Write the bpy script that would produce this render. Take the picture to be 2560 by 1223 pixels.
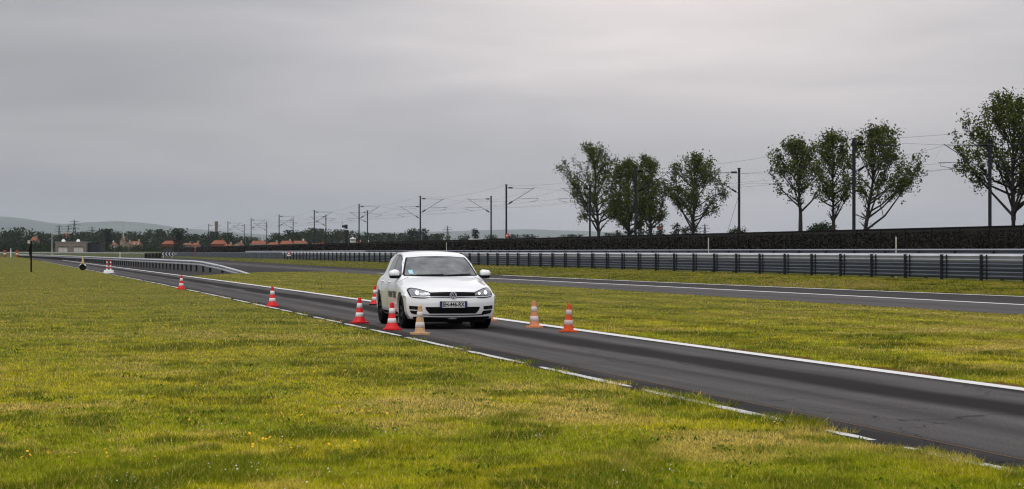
import bpy, bmesh, math, random
import numpy as np
from mathutils import Vector, Matrix
from mathutils.bvhtree import BVHTree
from mathutils.geometry import tessellate_polygon

sc = bpy.context.scene
for o in list(bpy.data.objects):
    bpy.data.objects.remove(o)
R = math.radians

# ------------------------------------------------------------------ camera
CAMZ = 1.54
FPX = 5700.0
cam_d = bpy.data.cameras.new('camera')
cam_d.sensor_width = 36.0
cam_d.lens = 36.0 * FPX / 2560.0
cam_d.clip_start = 0.5
cam_d.clip_end = 30000
cam_d.dof.use_dof = True
cam_d.dof.focus_distance = 42.0
cam_d.dof.aperture_fstop = 9.0
cam = bpy.data.objects.new('camera', cam_d)
cam.location = (0, 0, CAMZ)
cam.rotation_euler = (R(90), 0, 0)
sc.collection.objects.link(cam)
sc.camera = cam

# ------------------------------------------------------------------ sky and sun
SUN_EL, SUN_AZ = R(56), R(205)          # azimuth measured clockwise from +Y (the view direction)
world = bpy.data.worlds.new('World')
sc.world = world
world.use_nodes = True
wn, wl = world.node_tree.nodes, world.node_tree.links
wn.clear()

def N(nodes, typ, **kw):
    n = nodes.new(typ)
    for k, v in kw.items():
        setattr(n, k, v)
    return n

def math_node(nodes, links, op, a, b=None, c=None, clamp=False):
    n = nodes.new('ShaderNodeMath')
    n.operation = op
    n.use_clamp = clamp
    for i, v in enumerate((a, b, c)):
        if v is None:
            continue
        if isinstance(v, (int, float)):
            n.inputs[i].default_value = v
        else:
            links.new(v, n.inputs[i])
    return n.outputs[0]

def WM(op, a, b=None, c=None, clamp=False):
    return math_node(wn, wl, op, a, b, c, clamp)

tc = N(wn, 'ShaderNodeTexCoord')
sep = N(wn, 'ShaderNodeSeparateXYZ')
wl.new(tc.outputs['Generated'], sep.inputs[0])
zpos = WM('MAXIMUM', sep.outputs[2], 0.0)
# overcast dome: brighter overhead than at the horizon
dome = WM('MULTIPLY_ADD', WM('POWER', zpos, 2.0), 2.9, 1.0)
mp = N(wn, 'ShaderNodeMapping')
mp.inputs['Scale'].default_value = (4.5, 4.5, 26.0)
mp.inputs['Rotation'].default_value = (0, R(3.0), 0)
mp.inputs['Location'].default_value = (2.1, 0.3, 0.9)
wl.new(tc.outputs['Generated'], mp.inputs[0])
cn = N(wn, 'ShaderNodeTexNoise')
cn.inputs['Scale'].default_value = 1.0
cn.inputs['Detail'].default_value = 4.0
cn.inputs['Roughness'].default_value = 0.45
cn.inputs['Distortion'].default_value = 0.5
wl.new(mp.outputs[0], cn.inputs['Vector'])
cl = WM('MULTIPLY_ADD', cn.outputs[0], 0.70, 0.65)
mp2 = N(wn, 'ShaderNodeMapping')
mp2.inputs['Scale'].default_value = (9.0, 9.0, 60.0)
mp2.inputs['Rotation'].default_value = (0, R(-2.5), 0)
wl.new(tc.outputs['Generated'], mp2.inputs[0])
cn2 = N(wn, 'ShaderNodeTexNoise')
cn2.inputs['Scale'].default_value = 1.3
cn2.inputs['Detail'].default_value = 5.0
cn2.inputs['Roughness'].default_value = 0.5
wl.new(mp2.outputs[0], cn2.inputs['Vector'])
cl2 = WM('MULTIPLY_ADD', cn2.outputs[0], 0.18, 0.91)
# thinner cloud ahead, above the frame
gdir = Vector((0.08, 1.0, 0.24)).normalized()
dp = N(wn, 'ShaderNodeVectorMath', operation='DOT_PRODUCT')
wl.new(tc.outputs['Generated'], dp.inputs[0])
dp.inputs[1].default_value = gdir
glow = WM('POWER', WM('MAXIMUM', dp.outputs['Value'], 0.0), 75.0)
warm = glow
glow = WM('MULTIPLY_ADD', glow, 1.65, 0.72)
lum = WM('MULTIPLY', WM('MULTIPLY', WM('MULTIPLY', dome, cl), cl2), glow)
tint = N(wn, 'ShaderNodeMix', data_type='RGBA')
tint.inputs['A'].default_value = (0.972, 0.978, 1.035, 1)
tint.inputs['B'].default_value = (1.10, 0.99, 0.965, 1)
wl.new(WM('MULTIPLY_ADD', warm, 1.9, WM('MULTIPLY_ADD', cn.outputs[0], 0.9, -0.42), clamp=True), tint.inputs['Factor'])
sky = N(wn, 'ShaderNodeTexSky', sky_type='NISHITA')
sky.sun_disc = False
sky.sun_elevation = SUN_EL
sky.sun_rotation = SUN_AZ
sky.dust_density = 3.0
cloudc = N(wn, 'ShaderNodeVectorMath', operation='SCALE')
wl.new(tint.outputs['Result'], cloudc.inputs[0])
wl.new(WM('MULTIPLY', lum, 0.56), cloudc.inputs['Scale'])
bg1 = N(wn, 'ShaderNodeBackground')
bg1.inputs['Strength'].default_value = 0.06
wl.new(sky.outputs[0], bg1.inputs['Color'])
bg2 = N(wn, 'ShaderNodeBackground')
wl.new(cloudc.outputs[0], bg2.inputs['Color'])
mixs = N(wn, 'ShaderNodeMixShader')
mixs.inputs[0].default_value = 0.94
wl.new(bg1.outputs[0], mixs.inputs[1])
wl.new(bg2.outputs[0], mixs.inputs[2])
wo = N(wn, 'ShaderNodeOutputWorld')
wl.new(mixs.outputs[0], wo.inputs['Surface'])

sun_d = bpy.data.lights.new('sun', 'SUN')
sun_d.energy = 1.3
sun_d.angle = R(35)
sun_d.color = (1.0, 0.965, 0.91)
sun = bpy.data.objects.new('sun', sun_d)
sd = Vector((math.sin(SUN_AZ) * math.cos(SUN_EL), math.cos(SUN_AZ) * math.cos(SUN_EL), math.sin(SUN_EL)))
sun.rotation_euler = (-sd).to_track_quat('-Z', 'Y').to_euler()
sun.location = (0, 0, 60)
sc.collection.objects.link(sun)

sc.view_settings.view_transform = 'Standard'
sc.view_settings.look = 'None'
sc.view_settings.exposure = 0.0
sc.view_settings.gamma = 1.0
sc.render.engine = 'CYCLES'
sc.cycles.use_denoising = True
sc.cycles.filter_width = 1.15
sc.cycles.max_bounces = 6
sc.cycles.transparent_max_bounces = 8
sc.cycles.volume_bounces = 0
sc.cycles.caustics_reflective = False
sc.cycles.caustics_refractive = False
sc.cycles.sample_clamp_indirect = 6.0

# ------------------------------------------------------------------ helpers
rng = np.random.default_rng(7)
random.seed(7)
COL = sc.collection

def tag(o, label=None, cat=None, group=None, kind=None):
    if label: o['label'] = label
    if cat: o['category'] = cat
    if group: o['group'] = group
    if kind: o['kind'] = kind
    return o

def empty(name, loc=(0, 0, 0), rot=(0, 0, 0), label=None, cat=None, group=None):
    o = bpy.data.objects.new(name, None)
    o.location = loc
    o.rotation_euler = rot
    o.empty_display_size = 0.1
    COL.objects.link(o)
    return tag(o, label, cat, group)

def link(name, me, parent=None, m=None, loc=None, rot=None, scale=None):
    o = bpy.data.objects.new(name, me)
    COL.objects.link(o)
    if parent is not None: o.parent = parent
    if m is not None and len(me.materials) == 0: me.materials.append(m)
    if loc is not None: o.location = loc
    if rot is not None: o.rotation_euler = rot
    if scale is not None: o.scale = scale
    return o

class MB:
    """collects vertices and faces, builds one mesh"""
    def __init__(self):
        self.v, self.f = [], []
    def add(self, vs, fs):
        n = len(self.v)
        self.v += [tuple(p) for p in vs]
        self.f += [tuple(i + n for i in f) for f in fs]
        return self
    def box(self, c, s, rz=0.0, taper=1.0):
        x, y, z = s[0] / 2, s[1] / 2, s[2] / 2
        ca, sa = math.cos(rz), math.sin(rz)
        vs = []
        for dz, t in ((-z, 1.0), (z, taper)):
            for dx, dy in ((-x, -y), (x, -y), (x, y), (-x, y)):
                dx *= t; dy *= t
                vs.append((c[0] + dx * ca - dy * sa, c[1] + dx * sa + dy * ca, c[2] + dz))
        return self.add(vs, [(3, 2, 1, 0), (4, 5, 6, 7), (0, 1, 5, 4), (1, 2, 6, 5), (2, 3, 7, 6), (3, 0, 4, 7)])
    def tube(self, pts, rad, n=6, cap=True):
        pts = [Vector(p) for p in pts]
        rads = rad if isinstance(rad, (list, tuple)) else [rad] * len(pts)
        vs, fs = [], []
        for i, p in enumerate(pts):
            a = pts[max(i - 1, 0)]; b = pts[min(i + 1, len(pts) - 1)]
            d = (b - a)
            if d.length < 1e-9: d = Vector((0, 0, 1))
            d.normalize()
            u = d.cross(Vector((0, 0, 1)))
            if u.length < 0.05: u = d.cross(Vector((1, 0, 0)))
            u.normalize(); w = d.cross(u)
            for k in range(n):
                t = 2 * math.pi * k / n
                vs.append(p + (u * math.cos(t) + w * math.sin(t)) * rads[i])
        for i in range(len(pts) - 1):
            for k in range(n):
                k2 = (k + 1) % n
                fs.append((i * n + k, i * n + k2, (i + 1) * n + k2, (i + 1) * n + k))
        if cap:
            fs.append(tuple(range(n - 1, -1, -1)))
            fs.append(tuple((len(pts) - 1) * n + k for k in range(n)))
        return self.add(vs, fs)
    def lathe(self, prof, n=24, axis='z', c=(0, 0, 0), close=False):
        vs, fs = [], []
        for (r, h) in prof:
            for k in range(n):
                t = 2 * math.pi * k / n
                a, b = r * math.cos(t), r * math.sin(t)
                p = (a, b, h) if axis == 'z' else ((a, h, b) if axis == 'y' else (h, a, b))
                vs.append((p[0] + c[0], p[1] + c[1], p[2] + c[2]))
        m = len(prof)
        for i in range(m - 1 if not close else m):
            j = (i + 1) % m
            for k in range(n):
                k2 = (k + 1) % n
                fs.append((i * n + k, i * n + k2, j * n + k2, j * n + k))
        return self.add(vs, fs)
    def extrude(self, poly, h0, h1, to3):
        """closed 2-D polygon extruded between h0 and h1; to3(u, v, h) -> xyz"""
        n = len(poly)
        vs = [to3(u, v, h0) for u, v in poly] + [to3(u, v, h1) for u, v in poly]
        tris = tessellate_polygon([[Vector((u, v, 0)) for u, v in poly]])
        fs = [tuple(t) for t in tris] + [tuple(n + i for i in reversed(t)) for t in tris]
        fs += [(i, (i + 1) % n, n + (i + 1) % n, n + i) for i in range(n)]
        return self.add(vs, fs)
    def mesh(self, name, smooth=False, fix=True):
        me = bpy.data.meshes.new(name)
        me.from_pydata(self.v, [], self.f)
        if fix:
            bm = bmesh.new(); bm.from_mesh(me)
            bmesh.ops.recalc_face_normals(bm, faces=bm.faces)
            bm.to_mesh(me); bm.free()
        if smooth:
            me.polygons.foreach_set('use_smooth', [True] * len(me.polygons))
        me.update()
        return me
    def build(self, name, m, parent=None, smooth=False, fix=True, **kw):
        return link(name, self.mesh(name, smooth, fix), parent, m, **kw)

def np_mesh(name, v, f, m=None, smooth=False, col=None):
    """v (n,3) float, f (k, 3|4) int"""
    me = bpy.data.meshes.new(name)
    v = np.ascontiguousarray(v, np.float32); f = np.ascontiguousarray(f, np.int32)
    me.vertices.add(len(v)); me.vertices.foreach_set('co', v.ravel())
    k = f.shape[1]
    me.loops.add(f.size); me.loops.foreach_set('vertex_index', f.ravel())
    me.polygons.add(len(f))
    me.polygons.foreach_set('loop_start', np.arange(0, f.size, k, dtype=np.int32))
    me.polygons.foreach_set('loop_total', np.full(len(f), k, np.int32))
    if smooth:
        me.polygons.foreach_set('use_smooth', np.ones(len(f), bool))
    if col is not None:
        a = me.color_attributes.new('tint', 'FLOAT_COLOR', 'POINT')
        c4 = np.ones((len(v), 4), np.float32); c4[:, :3] = col
        a.data.foreach_set('color', c4.ravel())
    me.update(calc_edges=True)
    if m is not None: me.materials.append(m)
    return me

# ------------------------------------------------------------------ materials
def new_mat(name):
    m = bpy.data.materials.new(name)
    m.use_nodes = True
    nt = m.node_tree
    return m, nt.nodes, nt.links, nt.nodes['Principled BSDF']

def mat(name, col, rough=0.6, metal=0.0, var=0.15, scale=6.0, bump=0.0, bscale=40.0, spec=0.3, coat=0.0, stretch=(1, 1, 1)):
    m, n, l, b = new_mat(name)
    b.inputs['Roughness'].default_value = rough
    b.inputs['Metallic'].default_value = metal
    b.inputs['Specular IOR Level'].default_value = spec
    if coat:
        b.inputs['Coat Weight'].default_value = coat
        b.inputs['Coat Roughness'].default_value = 0.03
    t = N(n, 'ShaderNodeTexCoord')
    mp = N(n, 'ShaderNodeMapping'); mp.inputs['Scale'].default_value = stretch
    l.new(t.outputs['Object'], mp.inputs[0])
    no = N(n, 'ShaderNodeTexNoise'); no.inputs['Scale'].default_value = scale; no.inputs['Detail'].default_value = 5
    l.new(mp.outputs[0], no.inputs['Vector'])
    mx = N(n, 'ShaderNodeMix', data_type='RGBA')
    mx.inputs['A'].default_value = (*[c * (1 - var) for c in col], 1)
    mx.inputs['B'].default_value = (*[min(1, c * (1 + var)) for c in col], 1)
    l.new(no.outputs[0], mx.inputs['Factor'])
    l.new(mx.outputs['Result'], b.inputs['Base Color'])
    if bump:
        n2 = N(n, 'ShaderNodeTexNoise'); n2.inputs['Scale'].default_value = bscale; n2.inputs['Detail'].default_value = 4
        l.new(t.outputs['Object'], n2.inputs['Vector'])
        bp = N(n, 'ShaderNodeBump'); bp.inputs['Strength'].default_value = bump; bp.inputs['Distance'].default_value = 0.02
        l.new(n2.outputs[0], bp.inputs['Height']); l.new(bp.outputs[0], b.inputs['Normal'])
    return m

def foliage_mat(name, rough=0.6, trans=0.25, spec=0.12):
    """leaf colour from the 'tint' point attribute, some light passing through"""
    m, n, l, b = new_mat(name)
    at = N(n, 'ShaderNodeAttribute', attribute_name='tint')
    l.new(at.outputs['Color'], b.inputs['Base Color'])
    b.inputs['Roughness'].default_value = rough
    b.inputs['Specular IOR Level'].default_value = spec
    tr = N(n, 'ShaderNodeBsdfTranslucent')
    l.new(at.outputs['Color'], tr.inputs['Color'])
    ms = N(n, 'ShaderNodeMixShader'); ms.inputs[0].default_value = trans
    l.new(b.outputs[0], ms.inputs[1]); l.new(tr.outputs[0], ms.inputs[2])
    l.new(ms.outputs[0], n['Material Output'].inputs['Surface'])
    return m

def ground_mat(name, cols, big=0.35, small=6.0):
    """cols: three colours blended by two noises over world position"""
    m, n, l, b = new_mat(name)
    b.inputs['Roughness'].default_value = 0.95
    b.inputs['Specular IOR Level'].default_value = 0.1
    g = N(n, 'ShaderNodeNewGeometry')
    a1 = N(n, 'ShaderNodeTexNoise'); a1.inputs['Scale'].default_value = big; a1.inputs['Detail'].default_value = 5
    a2 = N(n, 'ShaderNodeTexNoise'); a2.inputs['Scale'].default_value = small; a2.inputs['Detail'].default_value = 6; a2.inputs['Roughness'].default_value = 0.7
    l.new(g.outputs['Position'], a1.inputs['Vector']); l.new(g.outputs['Position'], a2.inputs['Vector'])
    r1 = N(n, 'ShaderNodeMapRange'); r1.inputs['From Min'].default_value = 0.38; r1.inputs['From Max'].default_value = 0.62
    r2 = N(n, 'ShaderNodeMapRange'); r2.inputs['From Min'].default_value = 0.3; r2.inputs['From Max'].default_value = 0.7
    l.new(a1.outputs[0], r1.inputs[0]); l.new(a2.outputs[0], r2.inputs[0])
    m1 = N(n, 'ShaderNodeMix', data_type='RGBA'); m2 = N(n, 'ShaderNodeMix', data_type='RGBA')
    m1.inputs['A'].default_value = (*cols[0], 1); m1.inputs['B'].default_value = (*cols[1], 1)
    l.new(r1.outputs[0], m1.inputs['Factor'])
    l.new(m1.outputs['Result'], m2.inputs['A']); m2.inputs['B'].default_value = (*cols[2], 1)
    l.new(math_node(n, l, 'MULTIPLY', r2.outputs[0], 0.55), m2.inputs['Factor'])
    l.new(m2.outputs['Result'], b.inputs['Base Color'])
    bp = N(n, 'ShaderNodeBump'); bp.inputs['Strength'].default_value = 0.6; bp.inputs['Distance'].default_value = 0.03
    l.new(a2.outputs[0], bp.inputs['Height']); l.new(bp.outputs[0], b.inputs['Normal'])
    return m

M = {}
M['white_paint'] = mat('white_car_paint', (0.79, 0.80, 0.82), 0.28, 0, 0.01, 2, coat=0.8)
M['black_plastic'] = mat('black_plastic', (0.007, 0.007, 0.008), 0.7, var=0.2, spec=0.08)
M['gloss_black'] = mat('gloss_black', (0.004, 0.004, 0.005), 0.4, spec=0.10)
M['rubber'] = mat('tyre_rubber', (0.009, 0.009, 0.010), 0.9, var=0.3, bump=0.2, spec=0.1)
M['rim'] = mat('dark_rim', (0.03, 0.03, 0.034), 0.4, 0.7)
M['chrome'] = mat('chrome', (0.75, 0.76, 0.78), 0.15, 1.0, var=0.05)
M['silver'] = mat('silver_badge', (0.72, 0.73, 0.76), 0.3, 0.6, var=0.05)
M['plate_white'] = mat('plate_white', (0.58, 0.59, 0.58), 0.5, var=0.03)
M['plate_blue'] = mat('plate_blue', (0.015, 0.03, 0.16), 0.4)
M['ink'] = mat('black_lettering', (0.012, 0.012, 0.012), 0.5)
M['sticker'] = mat('sticker_blue', (0.35, 0.62, 0.72), 0.4)
M['lens'] = mat('lamp_reflector', (0.26, 0.27, 0.29), 0.25, 0.6, var=0.55, scale=22)
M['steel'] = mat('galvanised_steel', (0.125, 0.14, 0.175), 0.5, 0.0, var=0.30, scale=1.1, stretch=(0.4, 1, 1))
M['steel_dark'] = mat('dark_galvanised_post', (0.018, 0.021, 0.028), 0.7, 0.1, var=0.3, spec=0.15)
M['steel_bright'] = mat('pale_rail_skylit_top', (0.46, 0.47, 0.50), 0.5, 0.2, var=0.25, scale=1.2)  # pale rails; on the top guardrail beam, sky light put into the colour
M['mast'] = mat('mast_steel', (0.022, 0.024, 0.031), 0.75, 0.0, var=0.25, spec=0.15)
M['wire'] = mat('wire', (0.05, 0.05, 0.055), 0.5, 0.5)
M['bark'] = mat('bark', (0.030, 0.026, 0.022), 0.9, var=0.35, bump=0.4)
M['leaf'] = foliage_mat('tree_leaves', 0.55, 0.22)
M['far_leaf'] = foliage_mat('far_tree_leaves', 0.8, 0.10, 0.0)
M['grass'] = foliage_mat('grass_blades', 0.7, 0.30, 0.0)
M['line'] = mat('road_line_paint', (0.62, 0.61, 0.60), 0.8, var=0.22, scale=7.0)
M['worn_line'] = mat('worn_line_paint', (0.50, 0.49, 0.47), 0.85, var=0.45, scale=9.0)
M['roof'] = mat('clay_tile', (0.20, 0.058, 0.027), 0.85, var=0.35, scale=2)
M['roof_dark'] = mat('old_tile', (0.19, 0.07, 0.04), 0.85, var=0.25, scale=2)
M['render'] = mat('cream_render', (0.34, 0.28, 0.20), 0.85, var=0.10)
M['render_white'] = mat('white_render', (0.55, 0.54, 0.52), 0.8, var=0.06)
M['block'] = mat('grey_brown_block', (0.20, 0.165, 0.145), 0.9, var=0.2, scale=3)
M['door'] = mat('pale_door', (0.50, 0.49, 0.46), 0.6, var=0.06)
M['glass'] = mat('dark_window', (0.02, 0.025, 0.03), 0.1)
M['dark_shed'] = mat('dark_sheet', (0.014, 0.015, 0.018), 0.7)
M['white'] = mat('white_plastic', (0.78, 0.78, 0.76), 0.55, var=0.08)
M['stake'] = mat('white_stake', (0.50, 0.48, 0.42), 0.7, var=0.15)
M['concrete'] = mat('concrete', (0.40, 0.38, 0.35), 0.9, var=0.2)
M['chimney'] = mat('brown_tower', (0.16, 0.12, 0.09), 0.9, var=0.2, scale=0.3)
M['fence_brown'] = mat('fence_brown', (0.013, 0.008, 0.005), 0.9, var=0.3, spec=0.05)
M['timber'] = mat('dark_timber', (0.008, 0.006, 0.006), 0.9, var=0.3, spec=0.05)
M['sign_blue'] = mat('chevron_blue', (0.012, 0.016, 0.05), 0.5)
M['sign_red'] = mat('sign_red', (0.55, 0.05, 0.02), 0.5, var=0.1)
M['orange'] = mat('orange_plastic', (0.33, 0.075, 0.015), 0.5, var=0.1)

def asphalt(name, bands, base=0.072):
    """bands: ramp stops (lateral 0..1, brightness) -- rubber laid down along the driving line"""
    m, n, l, b = new_mat(name)
    b.inputs['Specular IOR Level'].default_value = 0.06
    uv = N(n, 'ShaderNodeUVMap', uv_map='road')
    g = N(n, 'ShaderNodeNewGeometry')
    sp = N(n, 'ShaderNodeSeparateXYZ'); l.new(uv.outputs[0], sp.inputs[0])
    w = N(n, 'ShaderNodeTexNoise'); w.inputs['Scale'].default_value = 0.18; w.inputs['Detail'].default_value = 2
    l.new(g.outputs['Position'], w.inputs['Vector'])
    u = math_node(n, l, 'ADD', sp.outputs[0], math_node(n, l, 'MULTIPLY_ADD', w.outputs[0], 0.16, -0.08))
    rp = N(n, 'ShaderNodeValToRGB'); rp.color_ramp.interpolation = 'EASE'
    el = rp.color_ramp.elements
    while len(el) < len(bands): el.new(0.5)
    for e, (p, v) in zip(el, bands):
        e.position = p; e.color = (v, v, v, 1)
    l.new(u, rp.inputs[0])
    # long streaks along the lane
    cmb = N(n, 'ShaderNodeCombineXYZ')
    l.new(math_node(n, l, 'MULTIPLY', sp.outputs[0], 20.0), cmb.inputs[0])
    l.new(math_node(n, l, 'MULTIPLY', sp.outputs[1], 0.10), cmb.inputs[1])
    st = N(n, 'ShaderNodeTexNoise'); st.inputs['Scale'].default_value = 1.0; st.inputs['Detail'].default_value = 5
    l.new(cmb.outputs[0], st.inputs['Vector'])
    ag = N(n, 'ShaderNodeTexNoise'); ag.inputs['Scale'].default_value = 38.0; ag.inputs['Detail'].default_value = 6; ag.inputs['Roughness'].default_value = 0.8
    l.new(g.outputs['Position'], ag.inputs['Vector'])
    bl = N(n, 'ShaderNodeTexNoise'); bl.inputs['Scale'].default_value = 0.9; bl.inputs['Detail'].default_value = 5
    l.new(g.outputs['Position'], bl.inputs['Vector'])
    v = math_node(n, l, 'MULTIPLY', rp.outputs[0], math_node(n, l, 'MULTIPLY_ADD', st.outputs[0], 1.0, 0.5))
    v = math_node(n, l, 'MULTIPLY', v, math_node(n, l, 'MULTIPLY_ADD', ag.outputs[0], 3.6, -0.78))
    v = math_node(n, l, 'MULTIPLY', v, math_node(n, l, 'MULTIPLY_ADD', bl.outputs[0], 0.35, 0.82))
    vo = N(n, 'ShaderNodeTexVoronoi', feature='DISTANCE_TO_EDGE'); vo.inputs['Scale'].default_value = 0.22
    wv = N(n, 'ShaderNodeTexNoise'); wv.inputs['Scale'].default_value = 1.4; wv.inputs['Detail'].default_value = 4
    l.new(g.outputs['Position'], wv.inputs['Vector'])
    ad = N(n, 'ShaderNodeVectorMath', operation='MULTIPLY_ADD'); ad.inputs[1].default_value = (1.2, 1.2, 0); l.new(wv.outputs['Color'], ad.inputs[0]); l.new(g.outputs['Position'], ad.inputs[2])
    l.new(ad.outputs[0], vo.inputs['Vector'])
    ck = N(n, 'ShaderNodeMapRange'); ck.inputs['From Min'].default_value = 0.0015; ck.inputs['From Max'].default_value = 0.005; ck.inputs['To Min'].default_value = 0.45
    l.new(vo.outputs['Distance'], ck.inputs[0])
    v = math_node(n, l, 'MULTIPLY', v, ck.outputs[0])
    v = math_node(n, l, 'MULTIPLY', v, base)
    sc_ = N(n, 'ShaderNodeVectorMath', operation='SCALE'); sc_.inputs[0].default_value = (1.0, 0.935, 0.92)
    l.new(v, sc_.inputs['Scale'])
    l.new(sc_.outputs[0], b.inputs['Base Color'])
    b.inputs['Roughness'].default_value = 0.85
    bp = N(n, 'ShaderNodeBump'); bp.inputs['Strength'].default_value = 0.35; bp.inputs['Distance'].default_value = 0.006
    l.new(ag.outputs[0], bp.inputs['Height']); l.new(bp.outputs[0], b.inputs['Normal'])
    return m

# ------------------------------------------------------------------ terrain
def drop(Y):
    """gentle fall of the ground away from the camera, level again far off"""
    Y = np.asarray(Y, float)
    k = 18.0
    Yc = np.minimum(Y, 1050.0)
    return 0.0032 * k * np.log1p(np.exp(np.clip((Yc - 70) / k, -50, 60)))
def zg(Y):
    return -drop(Y)
def z1(Y):
    return float(-drop(Y))
def ray(px, Y):
    """lateral position of a photo column at distance Y"""
    return (px - 1280.0) / FPX * Y
def zpx(py, Y):
    return CAMZ - (py - 611.5) / FPX * Y
def ground_Y(py):
    lo, hi = 5.0, 3000.0
    for _ in range(60):
        m = (lo + hi) / 2
        if 611.5 + FPX * (CAMZ + float(drop(m))) / m > py: lo = m
        else: hi = m
    return m

def curve(pts, deg=2):
    p = np.array(pts, float)
    Y = np.array([ground_Y(y) for y in p[:, 1]])
    c = np.polyfit(1 / Y, (p[:, 0] - 1280) / FPX, deg)
    lo, hi = Y.min(), Y.max()
    def X(q):
        q = np.asarray(q, float)
        qc = np.clip(q, lo, hi)
        x = np.polyval(c, 1 / qc) * qc
        # straight continuation past both ends
        for e, s in ((lo, -1), (hi, 1)):
            k = (np.polyval(c, 1 / e) * e - np.polyval(c, 1 / (e - s * 12)) * (e - s * 12)) / (s * 12)
            x = np.where((q - e) * s > 0, x + k * (q - e), x)
        return x
    return X

XL = curve([(2540, 1185), (2280, 1122), (2090, 1078), (1440, 938), (1200, 885), (830, 800), (700, 775), (560, 749), (390, 711), (330, 697), (200, 666)], 2)
XR = curve([(2560, 975.5), (1900, 887), (1600, 844.5), (1430, 821), (1233, 797), (900, 752), (660, 716), (500, 697), (400, 683), (328, 672.6), (238, 659)], 2)
XE = curve([(2560, 788), (1900, 748.6), (1600, 728.9), (1225, 705.6), (951, 687), (820, 679)], 2)
XI = curve([(2560, 763), (1900, 728.4), (1600, 713.5), (1225, 697)], 1)
XF = curve([(2560, 742), (1900, 716), (1600, 704.5), (1225, 687.5), (800, 664), (600, 655)], 2)

ROWS = sorted(set([float(v) for v in list(np.arange(6, 60, 2.0)) + list(np.arange(60, 200, 4.0)) + list(np.arange(200, 420, 20.0)) + [480, 560, 640, 720, 800, 900, 1000, 1050]] + [124.0, 148.0, 152.0]))

def strip(name, m, fx0, fx1, y0, y1, dz, ncol=2, kind='structure', uvw=None, zf=None):
    rows = [y for y in ROWS if y0 <= y <= y1]
    v, f, uv = [], [], []
    for Y in rows:
        a, b = float(fx0(Y)), float(fx1(Y))
        for k in range(ncol):
            t = k / (ncol - 1)
            x = a + (b - a) * t
            v.append((x, Y, z1(Y) + dz + (zf(t, Y) if zf else 0.0)))
            uv.append((t, Y))
    for i in range(len(rows) - 1):
        for k in range(ncol - 1):
            p = i * ncol + k
            f.append((p, p + 1, p + ncol + 1, p + ncol))
    me = np_mesh(name, np.array(v), np.array(f), m, smooth=True)
    lay = me.uv_layers.new(name='road')
    li = np.empty(len(me.loops), np.int32); me.loops.foreach_get('vertex_index', li)
    lay.data.foreach_set('uv', np.array(uv, np.float32)[li].ravel())
    o = link(name, me)
    if kind: o['kind'] = kind
    return o

M['lawn'] = ground_mat('lawn_soil', [(0.10, 0.10, 0.010), (0.17, 0.145, 0.018), (0.045, 0.06, 0.008)], 0.4, 9.0)
gr = [-60.0, 0.0] + ROWS + [1300, 2000, 3500, 6000, 11000, 18600]
xs = [-7800, -2500, -900, -300, -60, 0, 60, 300, 900, 2500, 7800]
gv = np.array([(x, y, z1(y)) for y in gr for x in xs])
gf = np.array([(i * len(xs) + k, i * len(xs) + k + 1, (i + 1) * len(xs) + k + 1, (i + 1) * len(xs) + k) for i in range(len(gr) - 1) for k in range(len(xs) - 1)])
tag(link('ground', np_mesh('ground', gv, gf, M['lawn'], True)), kind='structure')

M['road'] = asphalt('lane_asphalt', [(0.0, 0.30), (0.08, 0.32), (0.16, 0.95), (0.27, 1.05), (0.37, 0.72), (0.47, 1.20), (0.57, 0.22), (0.67, 0.20), (0.80, 1.15), (0.88, 1.05), (0.95, 0.28), (1.0, 0.25)], 0.070)
M['track'] = asphalt('track_asphalt', [(0.0, 1.1), (0.10, 1.15), (0.22, 0.92), (0.33, 1.20), (0.43, 1.12), (0.49, 0.62), (0.56, 0.52), (0.75, 0.58), (0.95, 0.38), (1.0, 0.38)], 0.068)
M['junction'] = asphalt('junction_asphalt', [(0.0, 0.6), (0.3, 0.75), (0.6, 0.7), (1.0, 0.8)], 0.045)

strip('test_lane', M['road'], lambda Y: XL(Y) - 0.12, lambda Y: XR(Y) + 0.10, 6, 1000, 0.004, 5)
strip('circuit_track', M['track'], XE, lambda Y: XF(Y) + 0.25, 20, 1000, 0.004, 5)
def grass_tip(Y):
    # left boundary of the end of the middle lawn
    return np.interp(Y, [124, 148, 152], [float(XR(124)) + 0.1, float(ray(655, 148)), float(XE(152))])
strip('junction_road', M['junction'], lambda Y: XR(Y) + 0.10, lambda Y: np.where(Y < 152, grass_tip(Y), XE(Y)), 124, 1000, 0.004, 3)
# painted lines, each a sheet above the asphalt
strip('edge_line', M['line'], lambda Y: XR(Y) - 0.13, lambda Y: XR(Y) + 0.11, 6, 360, 0.008)
def worn_edge():
    """left edge line: what is left of it between worn-off and overgrown stretches"""
    r = np.random.default_rng(17)
    v, f = [], []
    Y = 8.0
    while Y < 330:
        L = r.uniform(1.2, 4.5) * (1 + Y / 120)
        ys = np.arange(Y, Y + L + 0.01, 0.5)
        b = len(v)
        for i, y in enumerate(ys):
            end = 0.5 if i in (0, len(ys) - 1) else 1.0
            a0, a1 = -0.09 + r.uniform(0, 0.05), 0.06 - r.uniform(0, 0.02)
            v.append((float(XL(y)) + a0 * end, y, z1(y) + 0.008)); v.append((float(XL(y)) + a1 * end, y, z1(y) + 0.008))
        for i in range(len(ys) - 1):
            f.append((b + 2 * i, b + 2 * i + 1, b + 2 * i + 3, b + 2 * i + 2))
        Y += L + r.uniform(0.1, 0.45) * (1 + Y / 120)
    tag(link('edge_line', np_mesh('edge_line', np.array(v), np.array(f), M['worn_line'])), kind='structure')
worn_edge()
strip('edge_line', M['line'], lambda Y: XI(Y) - 0.16, lambda Y: XI(Y) + 0.16, 20, 140, 0.008)
strip('edge_line', M['line'], lambda Y: XF(Y) - 0.14, lambda Y: XF(Y) + 0.14, 20, 128, 0.008)

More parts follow.
